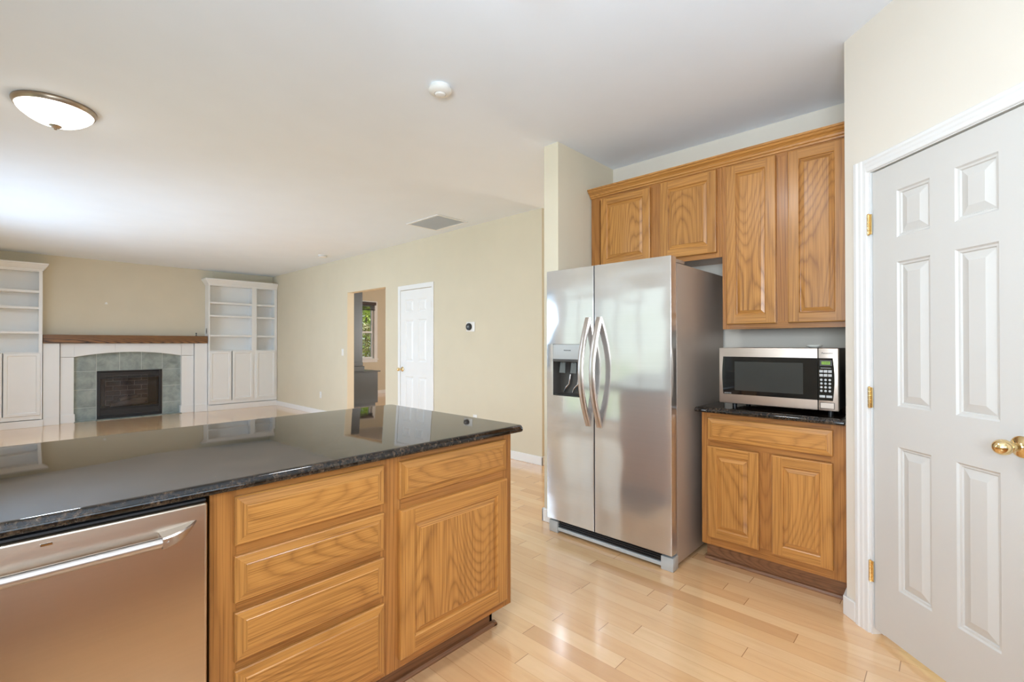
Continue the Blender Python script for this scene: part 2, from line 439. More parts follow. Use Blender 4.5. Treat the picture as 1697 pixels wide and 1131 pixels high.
wall('wall_west', 1, XW-T, T, YS, 11.1, M['paint_beige'], [(2.2, 4.8, .06, 2.14), (5.2, 8.2, .7, 2.25), (-.90, .55, 1.06, 2.14)])
wall('wall_south', 0, YS-T, T, XW, 2.0, M['paint_cream'], [(-.5, 1.2, 1.12, 2.14)])
wall('wall_kitchen', 1, XK, T, .25, 2.16, M['paint_cream'])
wall('wall_wing', 0, 2.032, .128, 2.645, XK, M['paint_beige'])
wall('wall_hall_south', 0, 2.032, .128, XK+T, 7.1, M['paint_beige'])
wall('wall_hall_north', 0, 3.15, T, XE+T, 7.1, M['paint_beige'])
wall('wall_hall_east', 1, 7.0, T, 2.16, 3.15, M['paint_beige'], [(2.3, 3.0, .9, 2.2)])
wall('wall_office_north', 0, 10.75, T, XE+T, 8.1, M['paint_beige'], [(5.05, 6.33, .90, 2.28)])
wall('wall_office_east', 1, 8.0, T, 3.27, 10.75, M['paint_beige'], [(4.3, 6.1, .9, 2.28)])
wall('wall_office_closet', 1, 4.45, .12, 8.76, 10.75, M['paint_beige'])
wall('wall_pantry_return', 0, .25, .12, 2.825, XK, M['paint_cream'])
# diagonal pantry wall with its door opening
DQ = 2**-.5
DO = Vector((2.705, .37, 0)); DU = Vector((-DQ, -DQ, 0)); DN = Vector((-DQ, DQ, 0))
D = lambda s, z, n: DO+DU*s+Vector((0, 0, z))+DN*n
def dbox(mb, s0, s1, z0, z1, n0, n1, mat=0, bev=0):
    b2 = MB(); b2.box((s0, n0, z0), (s1, n1, z1), bev, 2, mat)
    for v in b2.bm.verts: v.co = D(v.co.x, v.co.z, v.co.y)
    tmp = bpy.data.meshes.new('t'); b2.bm.to_mesh(tmp); b2.bm.free(); mb.bm.from_mesh(tmp); bpy.data.meshes.remove(tmp)
    return mb
pw = MB()
dbox(pw, 0, .140, 0, CEIL, -.12, 0); dbox(pw, .818, 1.0, 0, CEIL, -.12, 0); dbox(pw, .140, .818, 2.046, CEIL, -.12, 0)
struct(pw.build('wall_pantry', M['paint_cream'], merge=False), 'cream diagonal wall around the pantry door')
wall('wall_pantry_side', 1, 2.0, .12, YS, -.34, M['paint_cream'])
# baseboards
BH, BT = .092, .014
def baseboard(name, boxes):
    mb = MB()
    for lo, hi in boxes: mb.box(lo, hi, .004, 2)
    return struct(mb.build(name, M['white'], merge=False))
baseboard('baseboard_east', [((XE-BT, 3.15-BT, 0), (XE, 4.995, BH)), ((XE-BT, 5.83, 0), (XE, OP0, BH)), ((XE-BT, OP1, 0), (XE, 10.335, BH)), ((XE-BT, 3.15-BT, 0), (XE+T, 3.15, BH))])
baseboard('baseboard_wing', [((2.645-BT, 2.032, 0), (2.645, 2.16+BT, BH)), ((2.645-BT, 2.16, 0), (XK+T, 2.16+BT, BH))])
baseboard('baseboard_office', [((4.57, 10.75-BT, 0), (8.0, 10.75, BH)), ((8.0-BT, 3.3, 0), (8.0, 10.7, BH))])
baseboard('baseboard_west', [((XW, 4.90, 0), (XW+BT, 10.30, BH))])
bb = MB(); dbox(bb, -.008, .066, 0, .088, 0, BT, 0, .003)
bb.box((2.697, .37, 0), (2.84, .37+BT, .088), .003)
struct(bb.build('baseboard_pantry', M['white_casing'], merge=False))

# windows of the rooms, two of them added for light (frames stand in the wall openings)
def window(name, axis, pos, a0, a1, z0, z1, n_mull=1, rail=False, case=.06, side=1, thick=T, casing=True, mat=None):
    # pos: inner wall face, side: direction (+1/-1) pointing outdoors along the other axis
    mb = MB(); g = MB(); w = .05
    def bx(m, u0, u1, w0, w1, d0, d1, bev=.004):
        d0, d1 = sorted((pos+side*d0, pos+side*d1))
        lo = (u0, d0, w0) if axis == 0 else (d0, u0, w0); hi = (u1, d1, w1) if axis == 0 else (d1, u1, w1)
        m.box(lo, hi, bev, 1)
    d0, d1 = .05, .11
    bx(mb, a0, a0+w, z0, z1, d0, d1); bx(mb, a1-w, a1, z0, z1, d0, d1); bx(mb, a0+w, a1-w, z0, z0+w, d0, d1); bx(mb, a0+w, a1-w, z1-w, z1, d0, d1)
    for i in range(1, n_mull):
        u = a0+(a1-a0)*i/n_mull; bx(mb, u-.035, u+.035, z0+w, z1-w, d0, d1)
    if rail: bx(mb, a0+w, a1-w, z0+(z1-z0)*.49-.025, z0+(z1-z0)*.49+.025, d0-.01, d1)
    if casing:
        bx(mb, a0-case, a0, z0-case, z1+case, -.016, 0); bx(mb, a1, a1+case, z0-case, z1+case, -.016, 0)
        bx(mb, a0, a1, z1, z1+case, -.016, 0); bx(mb, a0, a1, z0-case, z0, -.016, 0)
        bx(mb, a0-case-.015, a1+case+.015, z0-.02, z0, -.045, .0)
    bx(mb, a0, a0+.012, z0, z1, 0, d0, 0); bx(mb, a1-.012, a1, z0, z1, 0, d0, 0); bx(mb, a0, a1, z0, z0+.012, 0, d0, 0); bx(mb, a0, a1, z1-.012, z1, 0, d0, 0)
    o = struct(mb.build(name, M['white'], merge=False))
    bx(g, a0+w-.005, a1-w+.005, z0+w-.005, z1-w+.005, .085, .089, 0)
    g.build('pane', M['glass'], o)
    return o
window('window_1', 0, 10.75, 5.05, 6.33, .90, 2.28, 1, True, .085, 1)['label'] = 'white framed office window with trees outside'
window('window_2', 1, XW, 2.2, 4.8, .06, 2.14, 3, False, .06, -1)
window('window_3', 1, XW, 5.2, 8.2, .7, 2.25, 3, False, .06, -1)
window('window_4', 0, YS, -.5, 1.2, 1.12, 2.14, 2, False, .06, -1)
window('fill_window_6', 1, XW, -.90, .55, 1.06, 2.14, 2, False, .06, -1)  # unseen window added to carry the kitchen fill light
window('fill_window_7', 1, 8.0, 4.3, 6.1, .9, 2.28, 2, True, .08, 1)  # unseen second office window, added to carry the office fill light
window('window_5', 1, 7.0, 2.3, 3.0, .9, 2.2, 1, True, .06, 1)

# ------------------------------------------------------------------ six panel doors
def six_panel(mb, F, Wd, Hd, t, marg, mid, zs):
    us = [0, marg, Wd/2-mid/2, Wd/2+mid/2, Wd-marg, Wd]
    vs_ = [0, *[z for p in zs for z in p], Hd]
    for i in range(5):
        for j in range(len(vs_)-1):
            u0, u1, v0, v1 = us[i], us[i+1], vs_[j], vs_[j+1]
            if i in (1, 3) and j % 2 == 1:
                G = lambda u, v, n, a=u0, b=v0: F(a+u, b+v, n)
                mb.rings(G, u1-u0, v1-v0, [(0, 0), (.006, -.006), (.013, -.007), (.016, -.012), (.046, -.003)])
            else: mb.quad([F(u0, v0, 0), F(u1, v0, 0), F(u1, v1, 0), F(u0, v1, 0)])
    mb.quad([F(0, 0, -t), F(Wd, 0, -t), F(Wd, Hd, -t), F(0, Hd, -t)])
    mb.quad([F(0, 0, 0), F(0, Hd, 0), F(0, Hd, -t), F(0, 0, -t)]); mb.quad([F(Wd, 0, 0), F(Wd, Hd, 0), F(Wd, Hd, -t), F(Wd, 0, -t)])
    mb.quad([F(0, 0, 0), F(Wd, 0, 0), F(Wd, 0, -t), F(0, 0, -t)]); mb.quad([F(0, Hd, 0), F(Wd, Hd, 0), F(Wd, Hd, -t), F(0, Hd, -t)])
def door_knob(name, P, N, parent, sc=1.0):
    k = MB(); k.lathe(P, N, [(.0, -.002), (.034*sc, -.002), (.0345*sc, .003), (.030*sc, .008), (.016*sc, .011), (.0115*sc, .016), (.0115*sc, .034), (.016*sc, .038), (.0165*sc, .041), (.0155*sc, .043), (.020*sc, .048), (.0240*sc, .056), (.0250*sc, .064), (.0240*sc, .072), (.0205*sc, .080), (.0145*sc, .0865), (.007*sc, .0905), (0, .0915)], 40)
    return k.build(name, M['brass'], parent, True)
def hinge(F, u, v, parent, hgt=.089, horiz=.022):
    # F frame with n outward; leaf plates either side of a barrel
    mb = MB()
    def pl(u0, u1, v0, v1, n0, n1):
        pts = [F(a, b, c) for c in (n0, n1) for a, b in ((u0, v0), (u1, v0), (u1, v1), (u0, v1))]
        vv = [mb.bm.verts.new(p) for p in pts]
        for q in ((0,1,2,3),(4,5,6,7),(0,1,5,4),(1,2,6,5),(2,3,7,6),(3,0,4,7)): mb.bm.faces.new([vv[i] for i in q])
    pl(u-horiz*.6, u-.002, v, v+hgt, -.001, .0035); pl(u+.002, u+horiz*.6, v, v+hgt, -.001, .0035)
    kn = hgt/5
    for i in range(5):
        mb.lathe(F(u, v+i*kn+.0008, .006), (0, 0, 1), [(0, 0), (.0058, 0), (.0058, kn-.0016), (0, kn-.0016)], 12)
    mb.lathe(F(u, v-.004, .006), (0, 0, 1), [(0, 0), (.005, .001), (.003, .004), (.003, hgt+.004), (.005, hgt+.006), (0, hgt+.009)], 12)
    return mb.build('hinge', M['brass'], parent, True, merge=False)

# pantry door (right edge of the picture)
FD = lambda u, v, n: D(u, v, n)
dm = MB(); W1 = .642
six_panel(dm, lambda u, v, n: D(.158+u, .030+v, n-.006), W1, 2.000, .035, .123, .098, [(.226, .822), (.990, 1.588), (1.690, 1.886)])
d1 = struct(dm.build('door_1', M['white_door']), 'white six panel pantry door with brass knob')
recentre(d1)
for z in (.233, .997, 1.761): hinge(lambda u, v, n: D(u, v, n+.0), .147, z, d1)
door_knob('knob', D(.742, .952, -.006), DN, d1)
tr = MB()
def casing_bar(mb, a, b, horizontal, fixed0, fixed1, n=0):
    # stepped casing profile between fixed0 (outer) and fixed1 (inner)
    w = fixed1-fixed0
    steps = [(0, .008), (.10, .016), (.30, .0165), (.42, .013), (.60, .0125), (.72, .010), (.94, .009), (1.0, .006)]
    for (p, h0), (q, h1) in zip(steps, steps[1:]):
        A0 = fixed0+w*p; A1 = fixed0+w*q
        if horizontal:
            P = [D(a, A0, n), D(b, A0, n), D(b, A0, n+h0), D(a, A0, n+h0), D(a, A1, n), D(b, A1, n), D(b, A1, n+h1), D(a, A1, n+h1)]
        else:
            P = [D(A0, a, n), D(A0, b, n), D(A0, b, n+h0), D(A0, a, n+h0), D(A1, a, n), D(A1, b, n), D(A1, b, n+h1), D(A1, a, n+h1)]
        v = [mb.bm.verts.new(x) for x in P]
        for qd in ((3, 2, 6, 7), (0, 3, 7, 4), (1, 2, 6, 5), (0, 1, 2, 3), (4, 5, 6, 7)): mb.bm.faces.new([v[i] for i in qd])
casing_bar(tr, 0, 2.098, False, .066, .141); casing_bar(tr, 0, 2.098, False, .892, .817); casing_bar(tr, .139, .819, True, 2.098, 2.040)
dbox(tr, .141, .152, 0, 2.046, -.12, .0015); dbox(tr, .806, .817, 0, 2.046, -.12, .0015); dbox(tr, .152, .806, 2.036, 2.046, -.12, .0015)
dbox(tr, .152, .164, 0, 2.036, -.06, -.043); dbox(tr, .794, .806, 0, 2.036, -.06, -.043)
struct(tr.build('trim_1', M['white_casing'], merge=False), 'white moulded casing around the pantry door')

# closet door in the beige wall
E1 = frame((XE, 5.767, 0), (0, -1, 0), (-1, 0, 0))
dm = MB(); W2 = .727
six_panel(dm, lambda u, v, n: E1(u, v+.012, n-.004+.006), W2, 2.022, .035, .118, .115, [(.215, .810), (1.020, 1.603), (1.712, 1.890)])
d2 = struct(dm.build('door_2', M['white']), 'white six panel closet door in the beige wall')
recentre(d2)
for z in (.22, .99, 1.765): hinge(E1, W2+.006, z, d2)
door_knob('knob', E1(.045, .919, .002), (-1, 0, 0), d2)
tr = MB()
for lo, hi in (((XE-.012, 5.770, 0), (XE, 5.826, 2.105)), ((XE-.012, 4.995, 0), (XE, 5.037, 2.105)), ((XE-.012, 5.037, 2.040), (XE, 5.770, 2.105))): tr.box(lo, hi, .004)
struct(tr.build('trim_2', M['white'], merge=False), 'white casing around the closet door')

# ------------------------------------------------------------------ oak cabinet pieces
# material slots: 0 upright grain, 1 horizontal grain
def oak_door(mb, F, w, h, t=.020, s=.058):
    c = .006
    st = [(0, -t), (0, -c), (c*.35, -c*.25), (c, 0)]
    def rect(i, n): return [F(i, i, n), F(w-i, i, n), F(w-i, h-i, n), F(i, h-i, n)]
    prev = rect(*st[0])
    mb.quad(prev, 0)
    for it in st[1:]:
        cur = rect(*it)
        for k in range(4): mb.quad([prev[k], prev[(k+1) % 4], cur[(k+1) % 4], cur[k]], 0 if k in (1, 3) else 1)
        prev = cur
    mb.quad([F(c, c, 0), F(s, c, 0), F(s, h-c, 0), F(c, h-c, 0)], 0); mb.quad([F(w-s, c, 0), F(w-c, c, 0), F(w-c, h-c, 0), F(w-s, h-c, 0)], 0)
    mb.quad([F(s, c, 0), F(w-s, c, 0), F(w-s, s, 0), F(s, s, 0)], 1); mb.quad([F(s, h-s, 0), F(w-s, h-s, 0), F(w-s, h-c, 0), F(s, h-c, 0)], 1)
    G = lambda u, v, n: F(s+u, s+v, n)
    mb.rings(G, w-2*s, h-2*s, [(0, 0), (.004, -.003), (.006, -.009), (.008, -.0095), (.026, -.0035), (.028, -.0015)], (2, 1), 2)
def oak_drawer(mb, F, w, h, t=.020):
    mb.rings(F, w, h, [(0, -t), (0, -.010), (.003, -.007), (.026, -.003), (.028, -.0005), (.030, 0)], (0, 1), 3)
    mb.quad([F(0, 0, -t), F(w, 0, -t), F(w, h, -t), F(0, h, -t)], 1)
OX = [M['frame_z'], M['frame_x'], M['oak_z'], M['oak_x']]; OY = [M['frame_z'], M['frame_y'], M['oak_z'], M['oak_y']]

# ---- island: drawer and door base cabinet
isl = thing('island_cabinet', 'oak island base cabinet with drawer stack and single door under black granite', 'cabinet', (.96, 1.76, 0))
YF = 1.462
FI = frame((0, YF-.021, 0), (1, 0, 0), (0, -1, 0))
b = MB(); b.box((.367, YF+.019, .11), (1.549, 2.06, .885), 0); b.build('carcass', [M['frame_z']], isl)
ff = MB()
for x0, x1, z0, z1, m in ((.367, .432, .11, .885, 0), (.885, .968, .11, .885, 0), (1.500, 1.549, .11, .885, 0),
        (.432, .885, .845, .885, 1), (.432, .885, .11, .150, 1), (.432, .885, .680, .735, 1), (.432, .885, .525, .57, 1), (.432, .885, .365, .41, 1),
        (.968, 1.50, .845, .885, 1), (.968, 1.50, .11, .165, 1), (.968, 1.50, .675, .735, 1)):
    ff.box((x0, YF, z0), (x1, YF+.019, z1), .0006, 1, m)
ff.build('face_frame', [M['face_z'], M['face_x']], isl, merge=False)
for z0, z1 in ((.720, .856), (.560, .690), (.398, .534), (.130, .373)):
    m = MB(); oak_drawer(m, lambda u, v, n, z=z0: FI(.4255+u, z+v, n), .468, z1-z0); m.build('drawer_front', OX, isl)
m = MB(); oak_drawer(m, lambda u, v, n: FI(.9575+u, .720+v, n), .550, .135); m.build('drawer_front', OX, isl)
m = MB(); oak_door(m, lambda u, v, n: FI(.9565+u, .146+v, n), .552, .536, .020, .060); m.build('door', OX, isl)
m = MB(); m.box((.367, 1.537, .0), (1.502, 1.552, .11)); m.box((1.487, 1.537, 0), (1.502, 2.04, .11))
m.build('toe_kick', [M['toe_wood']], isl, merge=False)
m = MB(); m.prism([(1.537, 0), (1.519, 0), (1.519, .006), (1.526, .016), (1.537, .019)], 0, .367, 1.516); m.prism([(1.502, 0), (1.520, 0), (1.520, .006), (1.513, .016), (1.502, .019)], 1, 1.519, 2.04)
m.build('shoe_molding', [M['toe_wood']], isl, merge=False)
m = MB(); m.box((-.95, 2.06, 0), (1.549, 2.08, .885)); m.build('back_panel', [M['oak_z']], isl)

# ---- granite worktops
def slab_loops(outline, z1, prof):
    return [[(x, y, z1+z) for x, y in outline(off)] for off, z in prof]
def rrect(x0, y0, x1, y1, r, seg=6):
    def f(off):
        a0, b0, a1, b1 = x0+off, y0+off, x1-off, y1-off; rr = max(r-off, .001); out = []
        for cx, cy, st in ((a1-rr, b0+rr, -PI/2), (a1-rr, b1-rr, 0), (a0+rr, b1-rr, PI/2), (a0+rr, b0+rr, PI)):
            for i in range(seg+1):
                t = st+PI/2*i/seg; out.append((cx+rr*math.cos(t), cy+rr*math.sin(t)))
        return out
    return f
OGEE = [(.022, -.030), (.007, -.030), (.0025, -.028), (.0004, -.024), (0, -.019), (.001, -.014), (.0036, -.0095), (.0044, -.0088), (.0062, -.0048), (.010, -.0018), (.016, -.0003), (.022, 0)]
m = MB(); m.loft(slab_loops(rrect(-.955, 1.405, 1.588, 2.492, .03), .9150, OGEE))
ict = m.build('island_countertop', M['granite'], None, True); recentre(ict)
tag(ict, 'long polished black granite countertop on the oak island', 'countertop')
m = MB(); m.loft(slab_loops(rrect(2.722, .376, XK-.002, 1.100, .006), .9145, OGEE))
sct = m.build('cabinet_countertop', M['granite'], None, True); recentre(sct)
tag(sct, 'short black granite countertop under the microwave', 'countertop')

# ---- dishwasher
dw = thing('dishwasher', 'stainless steel dishwasher with bar handle built into the island', 'dishwasher', (.05, 1.75, 0))
X0, X1 = -.250, .356
m = MB(); m.box((X0+.005, 1.475, .10), (X1-.005, 2.04, .868)); m.build('tub_case', [M['dark_gap']], dw)
m = MB(); m.box((X0, 1.432, .115), (X1, 1.474, .866), .008, 4); m.build('door_panel', [M['steel_dw']], dw, True)
m = MB(); m.box((X0+.003, 1.436, .867), (X1-.003, 1.60, .8735), .002); m.build('control_strip', [M['dark_gap']], dw)
hd = MB()
hz = .8015; hy = 1.392
hd.tube([(X0+.085, hy, hz), (.262, hy, hz)], .0125, 20)
hdl = hd.build('handle', [M['steel_handle']], dw, True)
def dw_bracket(xa, xb):
    # curved end post sweeping from the bar back to the door
    mb = MB(); loops = []
    N_ = 9
    for i in range(N_):
        t = i/(N_-1); x = xa+(xb-xa)*t
        yc = hy+(1.4335-hy)*(t**2.2); half = .0145*(1-t*.0)
        zt = hz+.0135+.010*t**1.5; zb = hz-.0145+.034*t**2.2
        yb = 1.4335
        yf = yc-.0135*(1-t)**.6
        loops.append([(x, yb, zb), (x, yb, zt), (x, yf+.004, zt), (x, yf, zt-.004), (x, yf, zb+.004), (x, yf+.004, zb)])
    mb.loft(loops); return mb
dw_bracket(.250, .332).build('end_bracket', [M['steel_handle']], hdl, True)
dw_bracket(X0+.10, X0+.02).build('end_bracket', [M['steel_handle']], hdl, True)
m = MB(); m.box((.044, 1.4295, .8435), (.064, 1.433, .8495), .001, 1)
m.build('badge', [M['chrome']], dw)
m = MB(); m.box((X0, 1.53, 0), (X1, 1.545, .11)); m.build('kick_plate', [M['black']], dw)

# ---- base cabinet by the pantry
bc = thing('base_cabinet', 'oak base cabinet with one wide drawer and two doors, beside the refrigerator', 'cabinet', (3.08, .727, 0))
XF = 2.780
FB = frame((XF-.021, 1.078, 0), (0, -1, 0), (-1, 0, 0))
m = MB(); m.box((XF+.019, .378, .115), (XK-.003, 1.078, .884)); m.build('carcass', [M['frame_z']], bc)
ff = MB()
for y0, y1, z0, z1, mm in ((1.030, 1.078, .115, .884, 0), (.378, .442, .115, .884, 0), (.700, .772, .172, .690, 0), (.442, 1.030, .846, .884, 1), (.442, 1.030, .690, .726, 1), (.442, 1.030, .115, .172, 1)):
    ff.box((XF, y0, z0), (XF+.019, y1, z1), .0006, 1, mm)
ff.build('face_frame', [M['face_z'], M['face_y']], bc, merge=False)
m = MB(); oak_drawer(m, lambda u, v, n: FB(.037+u, .722+v, n), .609, .130); m.build('drawer_front', OY, bc)
for u0, u1 in ((.037, .311), (.373, .646)):
    m = MB(); oak_door(m, lambda u, v, n, a=u0: FB(a+u, .163+v, n), u1-u0, .526, .020, .052); m.build('door', OY, bc)
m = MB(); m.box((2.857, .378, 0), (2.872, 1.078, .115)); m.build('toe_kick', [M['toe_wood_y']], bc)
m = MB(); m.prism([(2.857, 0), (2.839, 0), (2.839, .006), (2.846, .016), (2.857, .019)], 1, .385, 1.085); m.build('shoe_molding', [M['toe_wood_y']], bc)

# ---- upper cabinets
XU = 3.052
FU = frame((XU-.021, 0, 0), (0, -1, 0), (-1, 0, 0))
def upper(name, label, y0, y1, z0, z1, frames, doors, s):
    t = thing(name, label, 'cabinet', ((XU+XK)/2, (y0+y1)/2, z0))
    m = MB(); m.box((XU+.019, y0, z0+.012), (XK-.002, y1, z1)); m.build('carcass', [M['frame_z']], t)
    ff = MB()
    for a, b_, c, d_, mm in frames: ff.box((XU, a, c), (XU+.019, b_, d_), .0006, 1, mm)
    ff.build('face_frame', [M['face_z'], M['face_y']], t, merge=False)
    for ya, yb, za, zb in doors:
        m = MB(); oak_door(m, lambda u, v, n: FU(u-ya, za+v, n), ya-yb, zb-za, .020, s); m.build('door', OY, t)
    return t
upper('wall_cabinet', 'short oak wall cabinet with two doors mounted above the refrigerator', 1.052, 2.022, 1.824, 2.40,
      [(1.950, 2.022, 1.824, 2.40, 0), (1.052, 1.090, 1.824, 2.40, 0), (1.440, 1.535, 1.865, 2.365, 0), (1.090, 1.950, 2.365, 2.40, 1), (1.090, 1.950, 1.824, 1.865, 1)],
      [(1.930, 1.530, 1.855, 2.372), (1.455, 1.082, 1.855, 2.378)], .054)
tall = upper('wall_cabinet', 'tall oak wall cabinet with two long doors mounted above the microwave', .374, 1.051, 1.368, 2.40,
      [(1.010, 1.051, 1.368, 2.40, 0), (.374, .430, 1.368, 2.40, 0), (.680, .750, 1.408, 2.365, 0), (.43, 1.010, 2.365, 2.40, 1), (.43, 1.010, 1.368, 1.408, 1)],
      [(1.023, .746, 1.398, 2.378), (.684, .405, 1.398, 2.378)], .054)
m = MB()
prof = [(3.052, 2.388), (3.044, 2.388), (3.042, 2.398), (3.034, 2.402), (3.032, 2.412), (3.024, 2.420), (3.012, 2.428), (3.006, 2.438), (3.000, 2.440), (3.000, 2.452), (3.052, 2.452)]
m.prism(prof, 1, .374, 2.026)
cr = m.build('crown_molding', [M['oak_y']]); recentre(cr)
tag(cr, 'oak crown molding running along the top of the wall cabinets', 'molding')

# ---- refrigerator
fr = thing('refrigerator', 'side by side stainless steel refrigerator with ice and water dispenser', 'refrigerator', (2.93, 1.582, 0))
FX = 2.508; Y0, Y1 = 1.140, 2.026; YM = 1.645
m = MB(); m.box((2.592, Y0+.004, .022), (3.33, Y1-.004, 1.742), .006, 2); m.build('case', [M['steel_case']], fr, True)
m = MB(); m.box((2.574, Y0+.012, .10), (2.592, Y1-.012, 1.745)); m.build('gasket', [M['dark_gap']], fr)
def round_door(y0, y1, z0, z1, hole=None):
    # front edges rounded, front face slightly crowned
    mb = MB(); r = .003
    prof = [(2.574, y0), (FX+r, y0)]
    for i in range(1, 6):
        a = PI/2*i/5; prof.append((FX+r-r*math.sin(a), y0+r-r*math.cos(a)))
    prof2 = [(2.574, y1), (FX+r, y1)]
    for i in range(1, 6):
        a = PI/2*i/5; prof2.append((FX+r-r*math.sin(a), y1-r+r*math.cos(a)))
    ring = prof+prof2[::-1]
    if hole is None:
        mb.prism(ring, 2, z0, z1); return mb
    hy0, hy1, hz0, hz1 = hole
    mb.prism(ring, 2, z0, hz0); mb.prism(ring, 2, hz1, z1)
    left = [p for p in prof]+[(FX, hy0), (2.574, hy0)]; right = [(2.574, hy1), (FX, hy1)]+prof2[::-1]
    mb.prism(left, 2, hz0, hz1); mb.prism(right, 2, hz0, hz1)
    return mb
fd = round_door(YM+.004, Y1, .098, 1.772, (1.742, 1.972, .933, 1.277)).build('freezer_door', [M['steel']], fr, True, merge=False)
rd = round_door(Y0, YM-.004, .098, 1.772).build('fresh_food_door', [M['steel']], fr, True, merge=False)
def fridge_handle(yc, par):
    mb = MB(); loops = []; n = 26
    for i in range(n+1):
        t = i/n; z = .757+(1.447-.757)*t
        so = max(0.0, math.sin(PI*t))**.95
        xo = FX-.006-.086*so; th = .013+.010*(1-so)
        hw = .019
        xi = min(xo+th, FX+.004)
        if i in (0, n): xo = FX-.006; xi = FX+.004
        if i in (1, n-1): xi = FX+.002
        loops.append([(xi, yc-hw, z), (xo+.004, yc-hw, z), (xo, yc-hw+.005, z), (xo-.001, yc, z), (xo, yc+hw-.005, z), (xo+.004, yc+hw, z), (xi, yc+hw, z)])
    mb.loft(loops); return mb.build('handle', [M['steel_handle']], par, True)
fridge_handle(1.690, fd); fridge_handle(1.606, rd)
m = MB(); m.box((FX+.0022, YM-.0045, .10), (2.578, YM+.0045, 1.770)); m.build('gap_shade_strip', [M['black']], fr)  # dark strip filling the door gap, stands in for its shade
dp = MB(); dp.box((2.506, 1.744, 1.176), (2.53, 1.970, 1.275), .003); disp = dp.build('dispenser_panel', [M['grey_plastic']], fd, True)
FG = frame((2.5058, 1.970, 0), (0, -1, 0), (-1, 0, 0))
m = MB(); m.box((2.5035, 1.742, 1.160), (2.53, 1.972, 1.176), .002); m.build('dispenser_lip', [M['dark_grey']], fd)
rc = MB()
for q in ([(FX+.002, 1.971, .934), (FX+.062, 1.955, .95), (FX+.062, 1.955, 1.16), (FX+.002, 1.971, 1.16)], [(FX+.002, 1.743, .934), (FX+.002, 1.743, 1.16), (FX+.062, 1.758, 1.16), (FX+.062, 1.758, .95)],
          [(FX+.062, 1.955, .95), (FX+.062, 1.758, .95), (FX+.062, 1.758, 1.16), (FX+.062, 1.955, 1.16)], [(FX+.002, 1.971, .934), (FX+.002, 1.743, .934), (FX+.062, 1.758, .95), (FX+.062, 1.955, .95)], [(FX+.002, 1.971, 1.16), (FX+.062, 1.955, 1.16), (FX+.062, 1.758, 1.16), (FX+.002, 1.743, 1.16)]): rc.quad(q)
rec = rc.build('dispenser_recess', [M['dark_grey']], fd)
for yc in (1.905, 1.815):
    m = MB(); m.loft([[(FX+.020, yc-.020, 1.155), (FX+.020, yc+.020, 1.155), (FX+.032, yc+.020, 1.155), (FX+.032, yc-.020, 1.155)], [(FX+.012, yc-.024, 1.085), (FX+.012, yc+.024, 1.085), (FX+.018, yc+.024, 1.083), (FX+.018, yc-.024, 1.083)]])
    m.lathe((FX+.03, yc, 1.150), (0, 0, 1), [(0, 0), (.012, 0), (.014, .009), (0, .009)], 16)
    m.build('paddle', [M['clear_paddle']], rec, merge=False)
m = MB()
for yc in (1.885, 1.815): m.tube([(FX+.05, yc+.03, .955), (FX+.045, yc+.012, .985), (FX+.05, yc-.012, 1.01), (FX+.055, yc-.018, 1.075)], .006, 8)
m.build('fill_guide', [M['chrome']], rec, True, merge=False)
m = MB(); m.box((FX-.002, 1.744, .933), (FX+.05, 1.970, .941), .001, 1); m.build('drip_tray', [M['black']], rec)
text_part('logo_lettering', 'FRIGIDAIRE', .0115, lambda u, v, n: FG(.119+u, 1.2355+v, n), M['dark_grey'], disp)
gr = MB()
for z in (.040, .054, .068, .082): gr.box((2.540, Y0+.06, z), (2.560, Y1-.06, z+.007), .001, 1)
gr.box((2.548, Y0+.06, .030), (2.60, Y1-.06, .095)); 
gr.build('toe_grille', [M['black']], fr, merge=False)
m = MB(); m.box((2.532, Y0+.06, .016), (2.556, Y1-.06, .037), .003); m.build('grille_bar', [M['grey_plastic']], fr)
for y0, y1 in ((Y0+.002, Y0+.075), (Y1-.075, Y1-.002)):
    m = MB(); m.box((2.528, y0, 0), (2.60, y1, .078), .004, 2); m.build('foot_cover', [M['grey_plastic']], fr, True)
for y0, y1 in ((Y0+.002, Y0+.06), (Y1-.06, Y1-.002)):
    m = MB(); m.box((2.545, y0, 1.742), (2.70, y1, 1.764), .006, 2); m.build('hinge_cover', [M['steel_case']], fr, True)

# ---- microwave
mw = thing('microwave', 'countertop stainless steel microwave oven with black glass door', 'microwave', (2.98, .70, .9145))
MX = 2.79; my0, my1, mz0, mz1 = .411, .982, .942, 1.256
m = MB(); m.box((MX+.03, my0+.004, mz0), (3.20, my1-.004, mz1-.001), .006, 2); m.build('case', [M['black_metal']], mw, True)
FM = frame((MX, my1, mz0), (0, -1, 0), (-1, 0, 0))    # u from left edge, v from bottom
Wm, Hm = my1-my0, mz1-mz0
ud = Wm-.086                                            # door / control split
def mbox(mb, u0, u1, v0, v1, n0, n1, bev=.002, mat=0): 
    mb.box((MX-n1, my1-u1, mz0+v0), (MX-n0, my1-u0, mz0+v1), bev, 2, mat); return mb
dr = MB(); mbox(dr, 0, ud-.001, 0, Hm, -.03, 0, .005); door = dr.build('door', [M['steel_mw']], mw, True)
cp = MB(); mbox(cp, ud+.001, Wm, 0, Hm, -.03, 0, .005); ctl = cp.build('control_panel', [M['steel_mw']], mw, True)
def curved_glass(u0, u1, v0, v1, bow, right, mat, name, par, n0=.0008, n1=.0022):
    mb = MB(); pts = []
    N_ = 8
    for i in range(N_+1):
        t = i/N_; v = v0+(v1-v0)*t; b = bow*math.sin(PI*t)
        pts.append((u1+b if right else u0-b, v))
    other = [(u0, v1), (u0, v0)] if right else [(u1, v1), (u1, v0)]
    pts = pts+other
    mb.loft([[FM(u, v, n0-.004) for u, v in pts], [FM(u, v, n1) for u, v in pts]])
    return mb.build(name, [mat], par)
